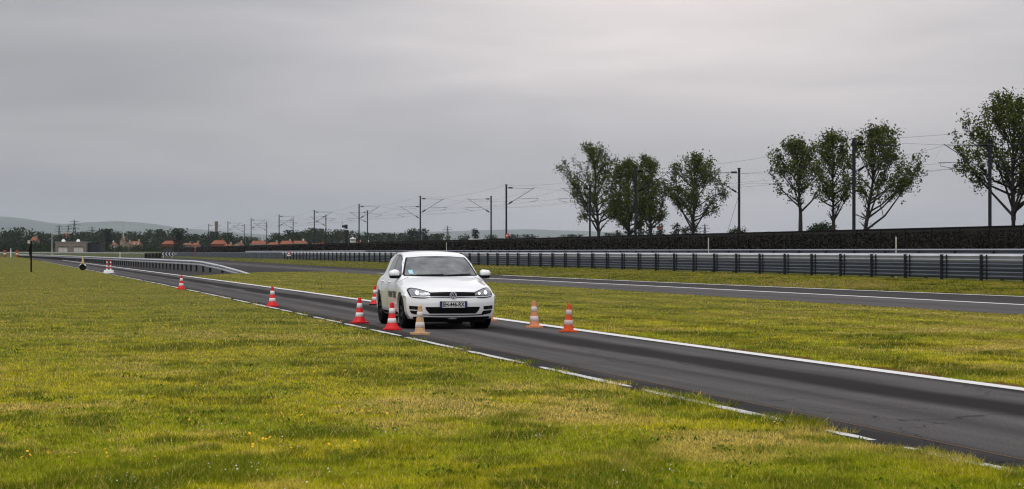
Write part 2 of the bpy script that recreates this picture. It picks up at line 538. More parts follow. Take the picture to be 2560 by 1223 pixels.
tag(MB().tube([(float(XL(Y)) + 0.42, Y, z1(Y) + 0.010) for Y in np.arange(10, 60, 2.0)], 0.0035, 4).build('string_line', mat('orange_string', (0.17, 0.105, 0.06), 0.9)), 'thin tan string lying along the left side of the lane', 'string')

# verge beyond the far track, rising a little to the guardrail and on to the railway bank
BAR0, BARS = 37.27, -0.209
def XB(Y): return BAR0 + BARS * np.asarray(Y, float)
RAILS = -0.2246
def XK(K, Y): return K + RAILS * np.asarray(Y, float)
BK_TOE, BK_TOP = 53.3, 58.0
BANK_H = 2.73
VR = 0.17
M['verge'] = ground_mat('verge_soil', [(0.05, 0.065, 0.012), (0.075, 0.085, 0.016), (0.035, 0.035, 0.010)], 0.5, 9.0)
strip('verge', M['verge'], lambda Y: XF(Y) + 0.25, lambda Y: XB(Y) - 0.8, 40, 1000, 0.006, 6, zf=lambda t, Y: VR * min(1, max(0, (t - 0.02)) / 0.75))
strip('verge_behind_guardrail', M['verge'], lambda Y: XB(Y) - 0.8, lambda Y: XK(BK_TOE, Y), 40, 1000, 0.006, 3, zf=lambda t, Y: VR)
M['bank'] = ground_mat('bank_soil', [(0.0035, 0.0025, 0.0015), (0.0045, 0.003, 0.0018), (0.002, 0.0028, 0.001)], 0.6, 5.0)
def bank_z(t, Y):
    return VR + (BANK_H - VR) * t
strip('railway_bank', M['bank'], lambda Y: XK(BK_TOE, Y), lambda Y: XK(BK_TOP, Y), 40, 1000, 0.006, 6, zf=bank_z)
strip('railway_formation', M['bank'], lambda Y: XK(BK_TOP, Y), lambda Y: XK(95, Y), 40, 1000, 0.0, 4, zf=lambda t, Y: BANK_H if t < 0.01 else BANK_H - 0.30)
# cable trough capping the bank's edge: the sharp dark line on top
def trough():
    mb = MB()
    for i in range(len(ROWS) - 1):
        a, b = ROWS[i], ROWS[i + 1]
        if a < 40: continue
        vs = []
        for Y in (a, b):
            for k, h in ((BK_TOP - 0.02, BANK_H - 0.05), (BK_TOP - 0.02, BANK_H + 0.10), (BK_TOP + 0.35, BANK_H + 0.10), (BK_TOP + 0.35, BANK_H - 0.2)):
                vs.append((float(XK(k, Y)), Y, z1(Y) + h))
        mb.add(vs, [(0, 1, 5, 4), (1, 2, 6, 5), (2, 3, 7, 6)])
    tag(mb.build('cable_trough', M['timber']), kind='structure')
trough()

# raised ground carrying the garages at the far left
def far_terrace():
    rows = [590, 640, 690, 760, 900, 1050]
    hs = [0.0, 0.35, 1.15, 1.3, 1.5, 1.6]
    v, f = [], []
    for Y, h in zip(rows, hs):
        for t in (0, 0.5, 1):
            x0, x1 = ray(-500, Y), ray(455, Y)
            v.append((x0 + (x1 - x0) * t, Y, z1(Y) + 0.01 + h))
    for i in range(len(rows) - 1):
        for k in range(2):
            p = i * 3 + k
            f.append((p, p + 1, p + 4, p + 3))
    tag(link('far_terrace', np_mesh('far_terrace', np.array(v), np.array(f), M['verge'], True)), kind='structure')
far_terrace()
def zfar(Y):
    return z1(Y) + 0.01 + float(np.interp(Y, [590, 640, 690, 760, 900, 1050], [0.0, 0.35, 1.15, 1.3, 1.5, 1.6]))

# hills
def hill(name, ridge, Y0, Y1, colr, seed):
    r = np.random.default_rng(seed)
    pts = np.array(ridge, float)
    xsn = np.linspace(pts[0, 0], pts[-1, 0], 150)
    top = np.interp(xsn, pts[:, 0], pts[:, 1])
    ker = np.hanning(9); ker /= ker.sum()
    top = np.convolve(np.pad(top, 4, mode='edge'), ker, 'valid')
    top += np.convolve(r.normal(0, 0.9, len(xsn) + 4), np.ones(5) / 5, 'valid')
    nr = 14
    v, f = [], []
    for j in range(nr):
        t = j / (nr - 1)
        Y = Y0 + (Y1 - Y0) * t
        for i, px in enumerate(xsn):
            X = ray(px, Y0 + (Y1 - Y0) * t)
            zt = zpx(top[i], Y1)
            s = t ** 1.35
            v.append((X, Y, -3.2 + (zt + 3.2) * s + (2.5 * math.sin(i * 0.5 + j) + 2.0 * math.sin(i * 0.21 - j * 0.7)) * (1 - t) * min(1, t * 4)))
    n = len(xsn)
    for j in range(nr - 1):
        for i in range(n - 1):
            f.append((j * n + i, j * n + i + 1, (j + 1) * n + i + 1, (j + 1) * n + i))
    # back slope
    b0 = len(v)
    for i, px in enumerate(xsn):
        v.append((ray(px, Y1 + 500), Y1 + 500, -3.2))
    for i in range(n - 1):
        f.append(((nr - 1) * n + i, (nr - 1) * n + i + 1, b0 + i + 1, b0 + i))
    tag(link(name, np_mesh(name, np.array(v), np.array(f), colr, True)), kind='structure')
M['hill'] = ground_mat('hill_fields', [(0.016, 0.032, 0.018), (0.075, 0.105, 0.045), (0.018, 0.030, 0.018)], 0.0011, 0.004)
M['hill2'] = ground_mat('hill_woods', [(0.03, 0.05, 0.025), (0.06, 0.08, 0.035), (0.02, 0.032, 0.016)], 0.0010, 0.006)
hill('hills', [(-700, 548), (-300, 536), (0, 541), (70, 547), (115, 556), (150, 560), (205, 557), (290, 553), (340, 555), (400, 562), (450, 570), (520, 576), (620, 583), (720, 590), (800, 598), (900, 612)], 11500, 16000, M['hill'], 3)
hill('hills', [(600, 610), (760, 588), (900, 584), (1050, 581), (1140, 578), (1240, 575), (1330, 573), (1450, 577), (1560, 582), (1700, 588), (1850, 592), (1950, 588), (2030, 578), (2100, 590), (2250, 600), (2700, 606)], 13000, 17500, M['hill2'], 5)

# ------------------------------------------------------------------ guardrails
WPROF = [(0.0, 0.0), (0.060, 0.050), (0.095, 0.105), (0.015, 0.140), (0.015, 0.160), (0.060, 0.210), (0.095, 0.262), (0.0, 0.31)]
def beam_mesh(name, L, m, prof=WPROF, over=0.04):
    """W-shaped beam along local +X, bulging to local +Y, with a folded-back lip so it has depth"""
    v, f = [], []
    P = prof + [(-0.012, prof[-1][1] + 0.004), (-0.012, prof[0][1] - 0.004)]
    n = len(P)
    for x in (-over, L + over):
        v += [(x, d, h) for d, h in P]
    f = [(i, (i + 1) % n, n + (i + 1) % n, n + i) for i in range(n)]
    f += [tuple(range(n - 1, -1, -1)), tuple(range(n, 2 * n))]
    me = bpy.data.meshes.new(name); me.from_pydata(v, [], f); me.materials.append(m); me.update()
    return me
def post_mesh(name, w, d, h, m):
    mb = MB()
    # C-section post
    mb.box((0, 0, h / 2), (w, d * 0.22, h))
    mb.box((-w / 2 + w * 0.09, -d * 0.45, h / 2), (w * 0.18, d * 0.68, h - 0.004))
    mb.box((w / 2 - w * 0.09, -d * 0.45, h / 2), (w * 0.18, d * 0.68, h - 0.006))
    me = mb.mesh(name); me.materials.append(m)
    return me

BDIR = Vector((BARS, 1.0, 0)).normalized()
def along(Y):
    """point of the main guardrail line"""
    return Vector((float(XB(Y)), Y, z1(Y) + VR))

BAY = 4.0
dY = BAY * BDIR.y
def barrier_front():
    root = empty('guardrail', along(70), label='long grey triple-beam guardrail beyond the far track, in front of the dark bank', cat='guardrail')
    bm = beam_mesh('rail_beam', BAY, M['steel'])
    bt = beam_mesh('rail_beam_top', BAY, M['steel_bright'], WPROF[:-1] + [(0.015, 0.345)])  # brighter colour than the lower beams paints in the sky-lit top
    pm = post_mesh('rail_post', 0.095, 0.12, 1.16, M['steel_dark'])
    sp = MB().box((0, 0.10, 0.5), (0.06, 0.05, 0.98)).mesh('splice_plate'); sp.materials.append(M['steel_dark'])
    far_v, far_f = [], []
    hd = math.atan2(BDIR.y, BDIR.x)
    Y = 70.0
    k = 0
    while Y < 640:
        p, q = along(Y), along(Y + dY)
        pitch = -math.atan2(q.z - p.z, BAY)
        rel = p - root.location
        if k < 70:
            for t in range(3):
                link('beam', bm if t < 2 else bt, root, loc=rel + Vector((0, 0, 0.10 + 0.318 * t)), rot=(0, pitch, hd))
            link('post', pm, root, loc=rel + Vector((-BDIR.y, BDIR.x, 0)) * 0.16 + Vector((0, 0, -0.1)), rot=(0, 0, hd))
            off = BDIR * (-0.46)
            link('splice_plate', sp, root, loc=rel + off + Vector((0, 0, 0.06)), rot=(0, 0, hd))
        else:
            mt = Matrix.Translation(rel) @ Matrix.Rotation(hd, 4, 'Z') @ Matrix.Rotation(pitch, 4, 'Y')
            for src, offs in ((bm, [(0, 0, 0.10 + 0.318 * t) for t in range(3)]), (pm, [(0, 0.16, -0.1)])):
                for of in offs:
                    b = len(far_v)
                    far_v += [tuple(mt @ (vv.co + Vector(of))) for vv in src.vertices]
                    far_f += [tuple(b + i for i in pl.vertices) for pl in src.polygons]
        Y += dY
        k += 1
    me = bpy.data.meshes.new('far_beams'); me.from_pydata(far_v, [], far_f); me.materials.append(M['steel'])
    o = link('far_beams', me, root); o['kind'] = 'stuff'
barrier_front()

def barrier_rear():
    off = 1.5
    def pt(Y): return Vector((float(XB(Y)) + off, Y, z1(Y) + VR))
    root = empty('guardrail', pt(72), label='single pale rail on dark posts directly behind the triple-beam guardrail', cat='guardrail')
    bm = beam_mesh('rear_beam', BAY, M['steel'])
    pm = MB().box((0, -0.06, 0.6), (0.16, 0.10, 1.28)).mesh('rear_post'); pm.materials.append(M['steel_dark'])
    sm = MB().box((0, 0.09, 0), (0.10, 0.06, 0.26)).mesh('rear_splice'); sm.materials.append(M['steel_dark'])
    hd = math.atan2(BDIR.y, BDIR.x)
    Y, k = 72.0, 0
    fv, ff = [], []
    while Y < 420:
        p, q = pt(Y), pt(Y + dY)
        pitch = -math.atan2(q.z - p.z, BAY)
        rel = p - root.location
        if k < 50:
            link('beam', bm, root, loc=rel + Vector((0, 0, 0.97)), rot=(0, pitch, hd))
            link('post', pm, root, loc=rel + Vector((0, 0, -0.05)), rot=(0, 0, hd))
            link('splice_plate', sm, root, loc=rel + BDIR * 0.5 + Vector((0, 0, 1.10)), rot=(0, 0, hd))
        else:
            mt = Matrix.Translation(rel) @ Matrix.Rotation(hd, 4, 'Z') @ Matrix.Rotation(pitch, 4, 'Y')
            for src, of in ((bm, (0, 0, 0.97)), (pm, (0, 0, -0.05))):
                b = len(fv)
                fv += [tuple(mt @ (vv.co + Vector(of))) for vv in src.vertices]
                ff += [tuple(b + i for i in pl.vertices) for pl in src.polygons]
        Y += dY; k += 1
    me = bpy.data.meshes.new('far_beams'); me.from_pydata(fv, [], ff); me.materials.append(M['steel_bright'])
    o = link('far_beams', me, root); o['kind'] = 'stuff'
barrier_rear()

def sweep(pts, prof, m, name, parent, org):
    """profile (d, h) swept along 3-D points; d to the left of travel"""
    v, f = [], []
    P = prof + [(-0.012, prof[-1][1] + 0.004), (-0.012, prof[0][1] - 0.004)]
    n = len(P)
    for i, p in enumerate(pts):
        a, b = pts[max(i - 1, 0)], pts[min(i + 1, len(pts) - 1)]
        d = (b - a); d.z = 0; d.normalize()
        s = Vector((-d.y, d.x, 0))
        for dd, h in P:
            v.append(p + s * dd + Vector((0, 0, h)) - org)
    for i in range(len(pts) - 1):
        for k in range(n):
            f.append((i * n + k, i * n + (k + 1) % n, (i + 1) * n + (k + 1) % n, (i + 1) * n + k))
    f += [tuple(range(n - 1, -1, -1)), tuple((len(pts) - 1) * n + k for k in range(n))]
    return MB().add(v, f).build(name, m, parent)

def near_guardrail():
    # starts in the grass, rises and runs off to the left along the lane
    ctl = [(668, 137.0), (650, 137.4), (630, 138.2), (600, 139.5), (565, 141.5), (530, 144.0), (480, 153.0), (420, 171.0), (346, 200.0), (270, 246.0), (200, 310.0), (130, 400.0), (40, 560.0)]
    xy = np.array([(ray(a, b), b) for a, b in ctl])
    seg = np.r_[0, np.cumsum(np.hypot(*np.diff(xy, axis=0).T))]
    step = 3.2
    ss = np.arange(0, seg[-1], step)
    X, Y = np.interp(ss, seg, xy[:, 0]), np.interp(ss, seg, xy[:, 1])
    hgt = np.interp(ss, [0, 1.6, 3.5, 7, 11, 15], [-0.30, 0.02, 0.32, 0.56, 0.70, 0.75])
    ker = np.array([0.25, 0.5, 0.25])
    hs = np.convolve(np.pad(hgt, 1, mode='edge'), ker, 'valid')
    hs[0] = -0.30
    pts = [Vector((x, y, z1(y) + h - 0.31)) for x, y, h in zip(X, Y, hs)]
    org = Vector((X[0], Y[0], z1(Y[0])))
    root = empty('guardrail', org, label='curved double-rail guardrail sinking into the grass left of the white car', cat='guardrail')
    fine = []
    for i in range(len(pts) - 1):
        fine.append(pts[i])
        if i < 10: fine.append((pts[i] + pts[i + 1]) / 2)
    fine.append(pts[-1])
    # travel is away and to the left: left of travel faces the lane and the camera
    half = [(0.0, 0.0), (0.075, 0.04), (0.075, 0.09), (0.0, 0.135)]
    sweep([p + Vector((0, 0, 0.165)) for p in fine], half, M['steel_bright'], 'upper_rail', root, org)
    sweep([p + Vector((0.03, 0.02, -0.02)) for p in fine], half, M['steel_bright'], 'lower_rail', root, org)
    pm = MB().box((0, 0, 0), (0.14, 0.11, 1.0)).mesh('guardrail_post'); pm.materials.append(M['steel_dark'])
    for i in range(2, len(pts)):
        if hs[i] < 0.3: continue
        p = pts[i]
        d = pts[i] - pts[i - 1]
        s = Vector((-d.y, d.x, 0)).normalized()
        link('post', pm, root, loc=p - org - s * 0.08 + Vector((0, 0, 0.25 - 0.5)), rot=(0, 0, math.atan2(d.y, d.x)))
near_guardrail()

def far_left_guardrail():
    ctl = [(443, 600), (400, 612), (330, 622), (250, 632), (150, 640), (60, 642), (-120, 640), (-260, 630)]
    pts = []
    for i in range(len(ctl) - 1):
        for t in (0, 0.25, 0.5, 0.75):
            a, b = ctl[i], ctl[i + 1]
            px, Y = a[0] + (b[0] - a[0]) * t, a[1] + (b[1] - a[1]) * t
            pts.append(Vector((ray(px, Y), Y, zfar(Y) + 0.5)))
    org = pts[0] - Vector((0, 0, 0.5))
    root = empty('guardrail', org, label='low pale guardrail far left in front of the garages', cat='guardrail')
    sweep(pts, WPROF, M['steel_bright'], 'rail', root, org)
    pm = MB().box((0, 0, -0.2), (0.14, 0.12, 1.0)).mesh('far_post'); pm.materials.append(M['steel'])
    for p in pts[::1]:
        link('post', pm, root, loc=p - org + Vector((0, 0.1, 0)))
far_left_guardrail()

# ------------------------------------------------------------------ railway fence on the bank
def railway_fence():
    K = 54.6
    h = 2.55
    def pt(Y): return Vector((float(XK(K, Y)), Y, z1(Y) + bank_z((K - BK_TOE) / (BK_TOP - BK_TOE), Y)))
    d = Vector((RAILS, 1, 0)).normalized()
    root = empty('railway_fence', pt(118), label='dark brown wire fence with thin posts along the railway bank', cat='fence')
    L = 4.0
    pm = MB().box((0, 0, 0.85), (0.055, 0.055, 1.9)).mesh('fence_post'); pm.materials.append(M['fence_brown'])
    wm = MB()
    for i, hh in enumerate((0.25, 0.6, 0.95, 1.3, 1.62)):
        wm.tube([(0, 0, hh), (L, 0, hh)], 0.006, 4, cap=False)
    wme = wm.mesh('fence_wires'); wme.materials.append(M['fence_brown'])
    Y, k = 118.0, 0
    hd = math.atan2(d.y, d.x)
    while Y < 560:
        p, q = pt(Y), pt(Y + L * d.y)
        pitch = -math.atan2(q.z - p.z, L)
        link('post', pm, root, loc=p - root.location, rot=(0, 0, hd))
        if k < 60:
            link('wire_panel', wme, root, loc=p - root.location, rot=(0, pitch, hd))
        Y += L * d.y; k += 1
railway_fence()

# ------------------------------------------------------------------ catenary
def mast_parts(side):
    """meshes of one mast; arm reaches to local +X*side (across the track), z measured from the mast's foot (7.4 m tall)"""
    H = 7.4
    post = MB().box((0, 0, H / 2), (0.05, 0.17, H)).box((0, 0.085, H / 2), (0.17, 0.03, H - 0.01)).box((0, -0.085, H / 2), (0.17, 0.03, H - 0.012))
    post.box((0, 0, H + 0.02), (0.30, 0.30, 0.05))
    s = side
    top = MB().tube([(0.1 * s, 0, H - 0.33), (3.15 * s, 0, H - 0.42)], 0.020, 6)
    diag = MB().tube([(0.1 * s, 0, H - 2.25), (3.35 * s, 0, H - 0.30)], 0.028, 6)
    reg = MB().tube([(1.35 * s, 0, H - 1.50), (3.75 * s, 0, H - 1.55)], 0.019, 6)
    drp = MB().tube([(3.65 * s, 0, H - 1.55), (3.6 * s, 0, H - 1.78), (2.6 * s, 0, H - 1.95)], 0.018, 5)
    def ins(p0, p1):
        mb = MB()
        a, b = Vector(p0), Vector(p1)
        n = 9
        mb.tube([a + (b - a) * i / (n - 1) for i in range(n)], [0.055 if i % 2 else 0.105 for i in range(n)], 8)
        return mb
    i1 = ins((0.25 * s, 0, H - 0.335), (0.72 * s, 0, H - 0.345))
    i2 = ins((0.30 * s, 0, H - 2.13), (0.70 * s, 0, H - 1.89))
    foot = MB().box((0, 0, -0.25), (0.6, 0.6, 0.7))
    return [('post', post.mesh('mast_post'), M['mast']), ('top_stay', top.mesh('mast_stay'), M['mast']), ('cantilever', diag.mesh('mast_cantilever'), M['mast']),
            ('registration_arm', reg.mesh('mast_registration'), M['mast']), ('steady_arm', drp.mesh('mast_steady'), M['mast']),
            ('insulator', i1.mesh('mast_insulator'), M['timber']), ('insulator', i2.mesh('mast_insulator'), M['timber']), ('footing', foot.mesh('mast_footing'), M['concrete'])]
KA, KB = 57.5, 67.5
MAST_TOP = 8.92
RDIR = Vector((RAILS, 1, 0)).normalized()
RANG = math.atan2(RDIR.y, RDIR.x) - math.pi / 2      # local +Y along the track
mastY = [5700 * KA / x for x in (2135, 1589, 1266, 1051, 898, 786, 698, 628, 570, 522)]
mastYB = [5700 * KB / x for x in (2475, 1848, 1475, 1228, 1051, 919, 815, 733, 667, 611)]
ords = ['nearest', 'second nearest', 'third nearest', 'fourth nearest', 'fifth nearest', 'sixth nearest', 'seventh nearest', 'eighth nearest', 'ninth nearest', 'farthest']
arms = {1: mast_parts(1), -1: mast_parts(-1)}
for row, (K, Ys, s, words) in enumerate(((KA, mastY, 1, 'arm pointing right'), (KB, mastYB, -1, 'arm pointing left'))):
    for i, Y in enumerate(Ys):
        zt = z1(Y) + MAST_TOP
        extra = [', before the middle trio', ', before the left clump', '', '', '', '', '', '', '', ''][i] if row == 0 else [', in front of the rightmost tree', ', alone between two tree groups', ', against the leftmost leafy tree', '', '', '', '', '', '', ''][i]
        r = empty('catenary_mast', (float(XK(K, Y)), Y, zt - 7.4), (0, 0, RANG),
                  label=f'railway mast, {words}, {ords[i]} of its row{extra}', cat='mast', group='railway catenary masts')
        for nm, me, m in arms[s]:
            link(nm, me, r, m)

def wire(name, K, zoff, sag, rad, label, lean=0.0):
    Ys = [mastY[0] - (mastY[1] - mastY[0])] + mastY + [mastY[-1] + 53]
    mb = MB()
    pts = []
    for i in range(len(Ys) - 1):
        for t in np.linspace(0, 1, 10, endpoint=False):
            Y = Ys[i] + (Ys[i + 1] - Ys[i]) * t
            pts.append((float(XK(K, Y)), Y, z1(Y) + MAST_TOP + zoff - sag * 4 * t * (1 - t)))
    mb.tube(pts, rad, 4)
    return tag(mb.build(name, M['wire']), label, 'wire')
wire('messenger_wire', KA + 3.35, -0.30, 0.95, 0.008, 'sagging upper wire over the near railway track')
wire('contact_wire', KA + 2.7, -1.93, 0.05, 0.007, 'taut lower contact wire over the near railway track')
wire('messenger_wire', KB - 3.35, -0.30, 0.95, 0.008, 'sagging upper wire over the far railway track')
wire('contact_wire', KB - 2.7, -1.93, 0.05, 0.007, 'taut lower contact wire over the far railway track')
wire('feeder_wire', KA - 0.25, -0.05, 0.55, 0.008, 'sagging cable running along the tops of the near masts')
wire('feeder_wire', KB + 0.3, -1.4, 0.50, 0.008, 'sagging cable along the far row of masts')
for K, s, which in ((KA, 1, 'near'), (KB, -1, 'far')):
    mb = MB()
    Ys = [mastY[0] - 53] + mastY
    for i in range(len(Ys) - 1):
        for t in (0.12, 0.26, 0.4, 0.5, 0.6, 0.74, 0.88):
            Y = Ys[i] + (Ys[i + 1] - Ys[i]) * t
            za = z1(Y) + MAST_TOP - 0.30 - 0.95 * 4 * t * (1 - t)
            zb = z1(Y) + MAST_TOP - 1.93
            mb.tube([(float(XK(K + 3.35 * s, Y)), Y, za), (float(XK(K + 2.7 * s, Y)), Y, zb)], 0.004, 3, cap=False)
    tag(mb.build('dropper_wires', M['wire']), f'thin vertical dropper wires between the two wires of the {which} track', 'wire', kind='stuff')
# guy wire of the lone mast
Yg = mastYB[1]
pg = Vector((float(XK(KB, Yg)), Yg, z1(Yg) + MAST_TOP - 2.3))
tag(MB().tube([pg, (ray(1812, Yg), Yg, z1(Yg) + 2.3)], 0.013, 4).build('guy_wire', M['wire']), 'thin slanting guy wire left of the lone mast', 'wire')

# ------------------------------------------------------------------ near trees on the railway bank
def leaf_quads(centres, normals_rand, size, r, aspect=0.75):
    """one small four-cornered leaf spray per centre"""
    n = len(centres)
    a = r.normal(size=(n, 3)); a /= np.linalg.norm(a, axis=1)[:, None]
    b = r.normal(size=(n, 3)); b -= (b * a).sum(1)[:, None] * a; b /= np.linalg.norm(b, axis=1)[:, None]
    s = size * r.uniform(0.6, 1.35, n)[:, None]
    p0 = centres - a * s; p1 = centres + b * s * aspect; p2 = centres + a * s; p3 = centres - b * s * aspect * r.uniform(0.4, 1.0, n)[:, None]
    v = np.stack([p0, p1, p2, p3], 1).reshape(-1, 3)
    f = np.arange(4 * n).reshape(n, 4)
    return v, f

def tree(label, px, Y, x0, x1, ytop, ybot, seed, lean=0.0, lpc=18, leaf=0.105, fork=0.25, nlimb=34, ntwig=4, group='plane trees along the railway'):
    r = np.random.default_rng(seed)
    zb = z1(Y) + BANK_H - 0.32
    base = Vector((ray(px, Y), Y, zb))
    zt, zc = zpx(ytop, Y), zpx(ybot, Y)
    Hh = zt - zb
    cx = ray((x0 + x1) / 2, Y) - base.x
    hw = ray((x1 - x0) / 2 + 1280, Y)
    hb = zc - zb
    hc = Hh - hb
    root = empty('railway_tree', base, label=label, cat='tree', group=group)
    # leader, main limbs reaching to an uneven egg-shaped outline, side twigs, leaf tufts along the outer part of each
    mb = MB()
    tr = 0.018 * Hh + 0.03
    fz = hb * (0.45 + fork)
    lead = [Vector((0, 0, -0.3)), Vector((lean * hb * 0.5, r.normal(0, .05), fz * 0.5)), Vector((lean * hb, r.normal(0, .1), fz)), Vector((lean * hb + cx * 0.35, r.normal(0, .2), fz + (Hh - fz) * 0.45)), Vector((lean * hb + cx * 0.55, r.normal(0, .3), Hh * 0.90))]
    mb.tube(lead, [tr * 1.25, tr, tr * 0.85, tr * 0.42, 0.02], 8)
    ec = np.array([cx, 0, hb + hc * 0.44]); er = np.array([hw, hw * 0.9, hc * 0.57])
    def exit_len(p, d):
        q, e = (p - ec) / er, d / er
        A, B, C = (e * e).sum(), 2 * (q * e).sum(), (q * q).sum() - 1
        D = B * B - 4 * A * C
        return max(0.4, (-B + math.sqrt(D)) / (2 * A)) if D > 0 else 0.6
    def lead_at(t):
        if t < 0.5: return np.array(lead[2] + (lead[3] - lead[2]) * (t / 0.5))
        return np.array(lead[3] + (lead[4] - lead[3]) * ((t - 0.5) / 0.5))
    cl = []
    nb = nlimb
    for i in range(nb):
        t = min(0.97, max(0.0, (i / nb) ** 1.15 + r.normal(0, 0.03)))
        p = lead_at(t)
        az = i * 2.399 + r.uniform(-0.5, 0.5)
        el_ = R(18 + 52 * t + r.uniform(-14, 16))
        if t < 0.12: el_ = R(r.uniform(38, 62))
        d = np.array([math.cos(az) * math.cos(el_), math.sin(az) * math.cos(el_), math.sin(el_)])
        L = exit_len(p, d) * r.uniform(0.70, 1.10)
        dr_ = r.normal(0, 0.22, 3)
        pts = [p, p + d * L * 0.35 + dr_ * L * 0.25, p + d * L * 0.7 + dr_ * L * 0.3 + np.array([0, 0, 0.04 * L]), p + d * L + np.array([0, 0, 0.10 * L * r.uniform(-0.6, 1.2)])]
        r0 = tr * 0.55 * (1 - 0.65 * t)
        mb.tube(pts, [r0, r0 * 0.7, r0 * 0.42, 0.012], 5, cap=False)
        seg = lambda u: pts[min(2, int(u * 3))] + (pts[min(2, int(u * 3)) + 1] - pts[min(2, int(u * 3))]) * (u * 3 - min(2, int(u * 3)))
        for u in np.arange(0.45, 1.01, 0.42 / max(0.8, L)):
            if r.random() < 0.85: cl.append(seg(min(u, 0.999)) + r.normal(0, 0.10, 3))
        for k in range(ntwig):
            u = r.uniform(0.25, 0.95)
            q = seg(u)
            d2 = d + r.normal(0, 0.62, 3); d2[2] += 0.35; d2 /= np.linalg.norm(d2)
            L2 = min(exit_len(q, d2) * 1.05, L * 0.6 * r.uniform(0.4, 1.0) + 0.3)
            e2 = q + d2 * L2
            mb.tube([q, (q + e2) / 2 + r.normal(0, 0.05, 3), e2], [r0 * 0.32 + 0.006, r0 * 0.2 + 0.006, 0.007], 3, cap=False)
            for u2 in np.arange(0.35, 1.01, 0.36 / max(0.5, L2)):
                cl.append(q + d2 * L2 * u2 + r.normal(0, 0.09, 3))
    cl = np.array(cl)
    cl = cl[(cl[:, 2] > hb - 0.1) | (r.random(len(cl)) < 0.06)]
    mb.build('trunk', M['bark'], root, smooth=True)
    # leaves
    cs = np.repeat(cl, lpc, 0)
    sp = np.repeat(r.uniform(0.12, 0.26, len(cl)), lpc)[:, None]
    ctr = cs + r.normal(size=cs.shape) * sp * np.array([1, 1, 1.35])
    v, f = leaf_quads(ctr, None, leaf, r)
    tone = np.repeat(np.repeat(r.uniform(0.65, 1.35, len(cl)), lpc), 4) * np.repeat(r.uniform(0.7, 1.3, len(cs)), 4)
    c = np.array([0.064, 0.084, 0.009])[None] * tone[:, None]
    c[:, 0] *= np.repeat(r.uniform(0.8, 1.25, len(cs)), 4)
    link('crown', np_mesh('crown', v, f, M['leaf'], col=c), root)

def Yk(px, K): return 5700 * K / px
tree('tall leafy tree at the left end of the left clump, trunk forking low', 1497, Yk(1497, 75), 1386, 1566, 366, 552, 11, fork=0.0)
tree('dark dense tree in the middle of the left clump, many limbs from one foot', 1573, Yk(1573, 75), 1500, 1640, 408, 565, 12, fork=-0.2, lpc=23, nlimb=40)
tree('dark tree right of centre in the left clump, behind the mast with thin trunk', 1627, Yk(1627, 76), 1560, 1668, 394, 565, 13, lpc=20)
tree('rounded tree at the right end of the left clump with airy crown', 1733, Yk(1733, 75), 1652, 1822, 389, 535, 14, fork=-0.1)
tree('slender tree at the left of the middle trio', 2001, Yk(2001, 76), 1918, 2052, 352, 478, 15, fork=0.1)
tree('upright tree in the centre of the middle trio', 2084, Yk(2084, 75), 2020, 2142, 336, 498, 16, fork=-0.1)
tree('spreading tree at the right of the middle trio, limbs reaching right', 2163, Yk(2163, 75), 2106, 2318, 318, 492, 17, fork=-0.25)
tree('largest tree, at the right edge of the picture', 2533, Yk(2533, 77), 2372, 2690, 242, 512, 18, fork=0.1)
tree('leaning tree cut by the right edge of the picture', 2548, Yk(2560, 79), 2520, 2760, 300, 500, 19, lean=0.35)

# scrub covering the railway bank
def scrub():
    r = np.random.default_rng(21)
    n = 42000
    px = r.uniform(430, 2640, n)
    t = r.uniform(0.0, 0.93, n)
    K = BK_TOE + (BK_TOP - BK_TOE) * t
    Y = 5700 * K / np.maximum(px, 60)
    ok = Y < 760
    Y, K, t = Y[ok], K[ok], t[ok]
    c = np.c_[K + RAILS * Y, Y, zg(Y) + VR + (BANK_H - VR) * t + r.uniform(0.0, 0.16, len(Y)) * (1 - t)]
    v, f = leaf_quads(c, None, 1.0, r)
    ctr = np.repeat(c, 4, 0)
    sz = np.repeat(np.clip(Y / 1100, 0.12, 0.4), 4)[:, None]
    v = ctr + (v - ctr) * sz * 0.5
    # nothing pokes above the edge of the bank
    v[:, 2] = np.minimum(v[:, 2], np.repeat(zg(Y) + BANK_H + 0.04, 4))
    big = (np.sin(Y * 0.21) + np.sin(Y * 0.083 + 1.3) + r.normal(0, .5, len(Y)))
    tone = r.uniform(0.8, 1.15, len(Y))
    col = np.where((big > 0.6)[:, None], np.array([0.0045, 0.0065, 0.002]), np.array([0.007, 0.0042, 0.0025])) * tone[:, None]
    o = link('bank_scrub', np_mesh('bank_scrub', v, f, M['far_leaf'], col=np.repeat(col, 4, 0)))
    tag(o, 'dark brown and green scrub covering the railway bank', 'scrub', kind='stuff')
scrub()

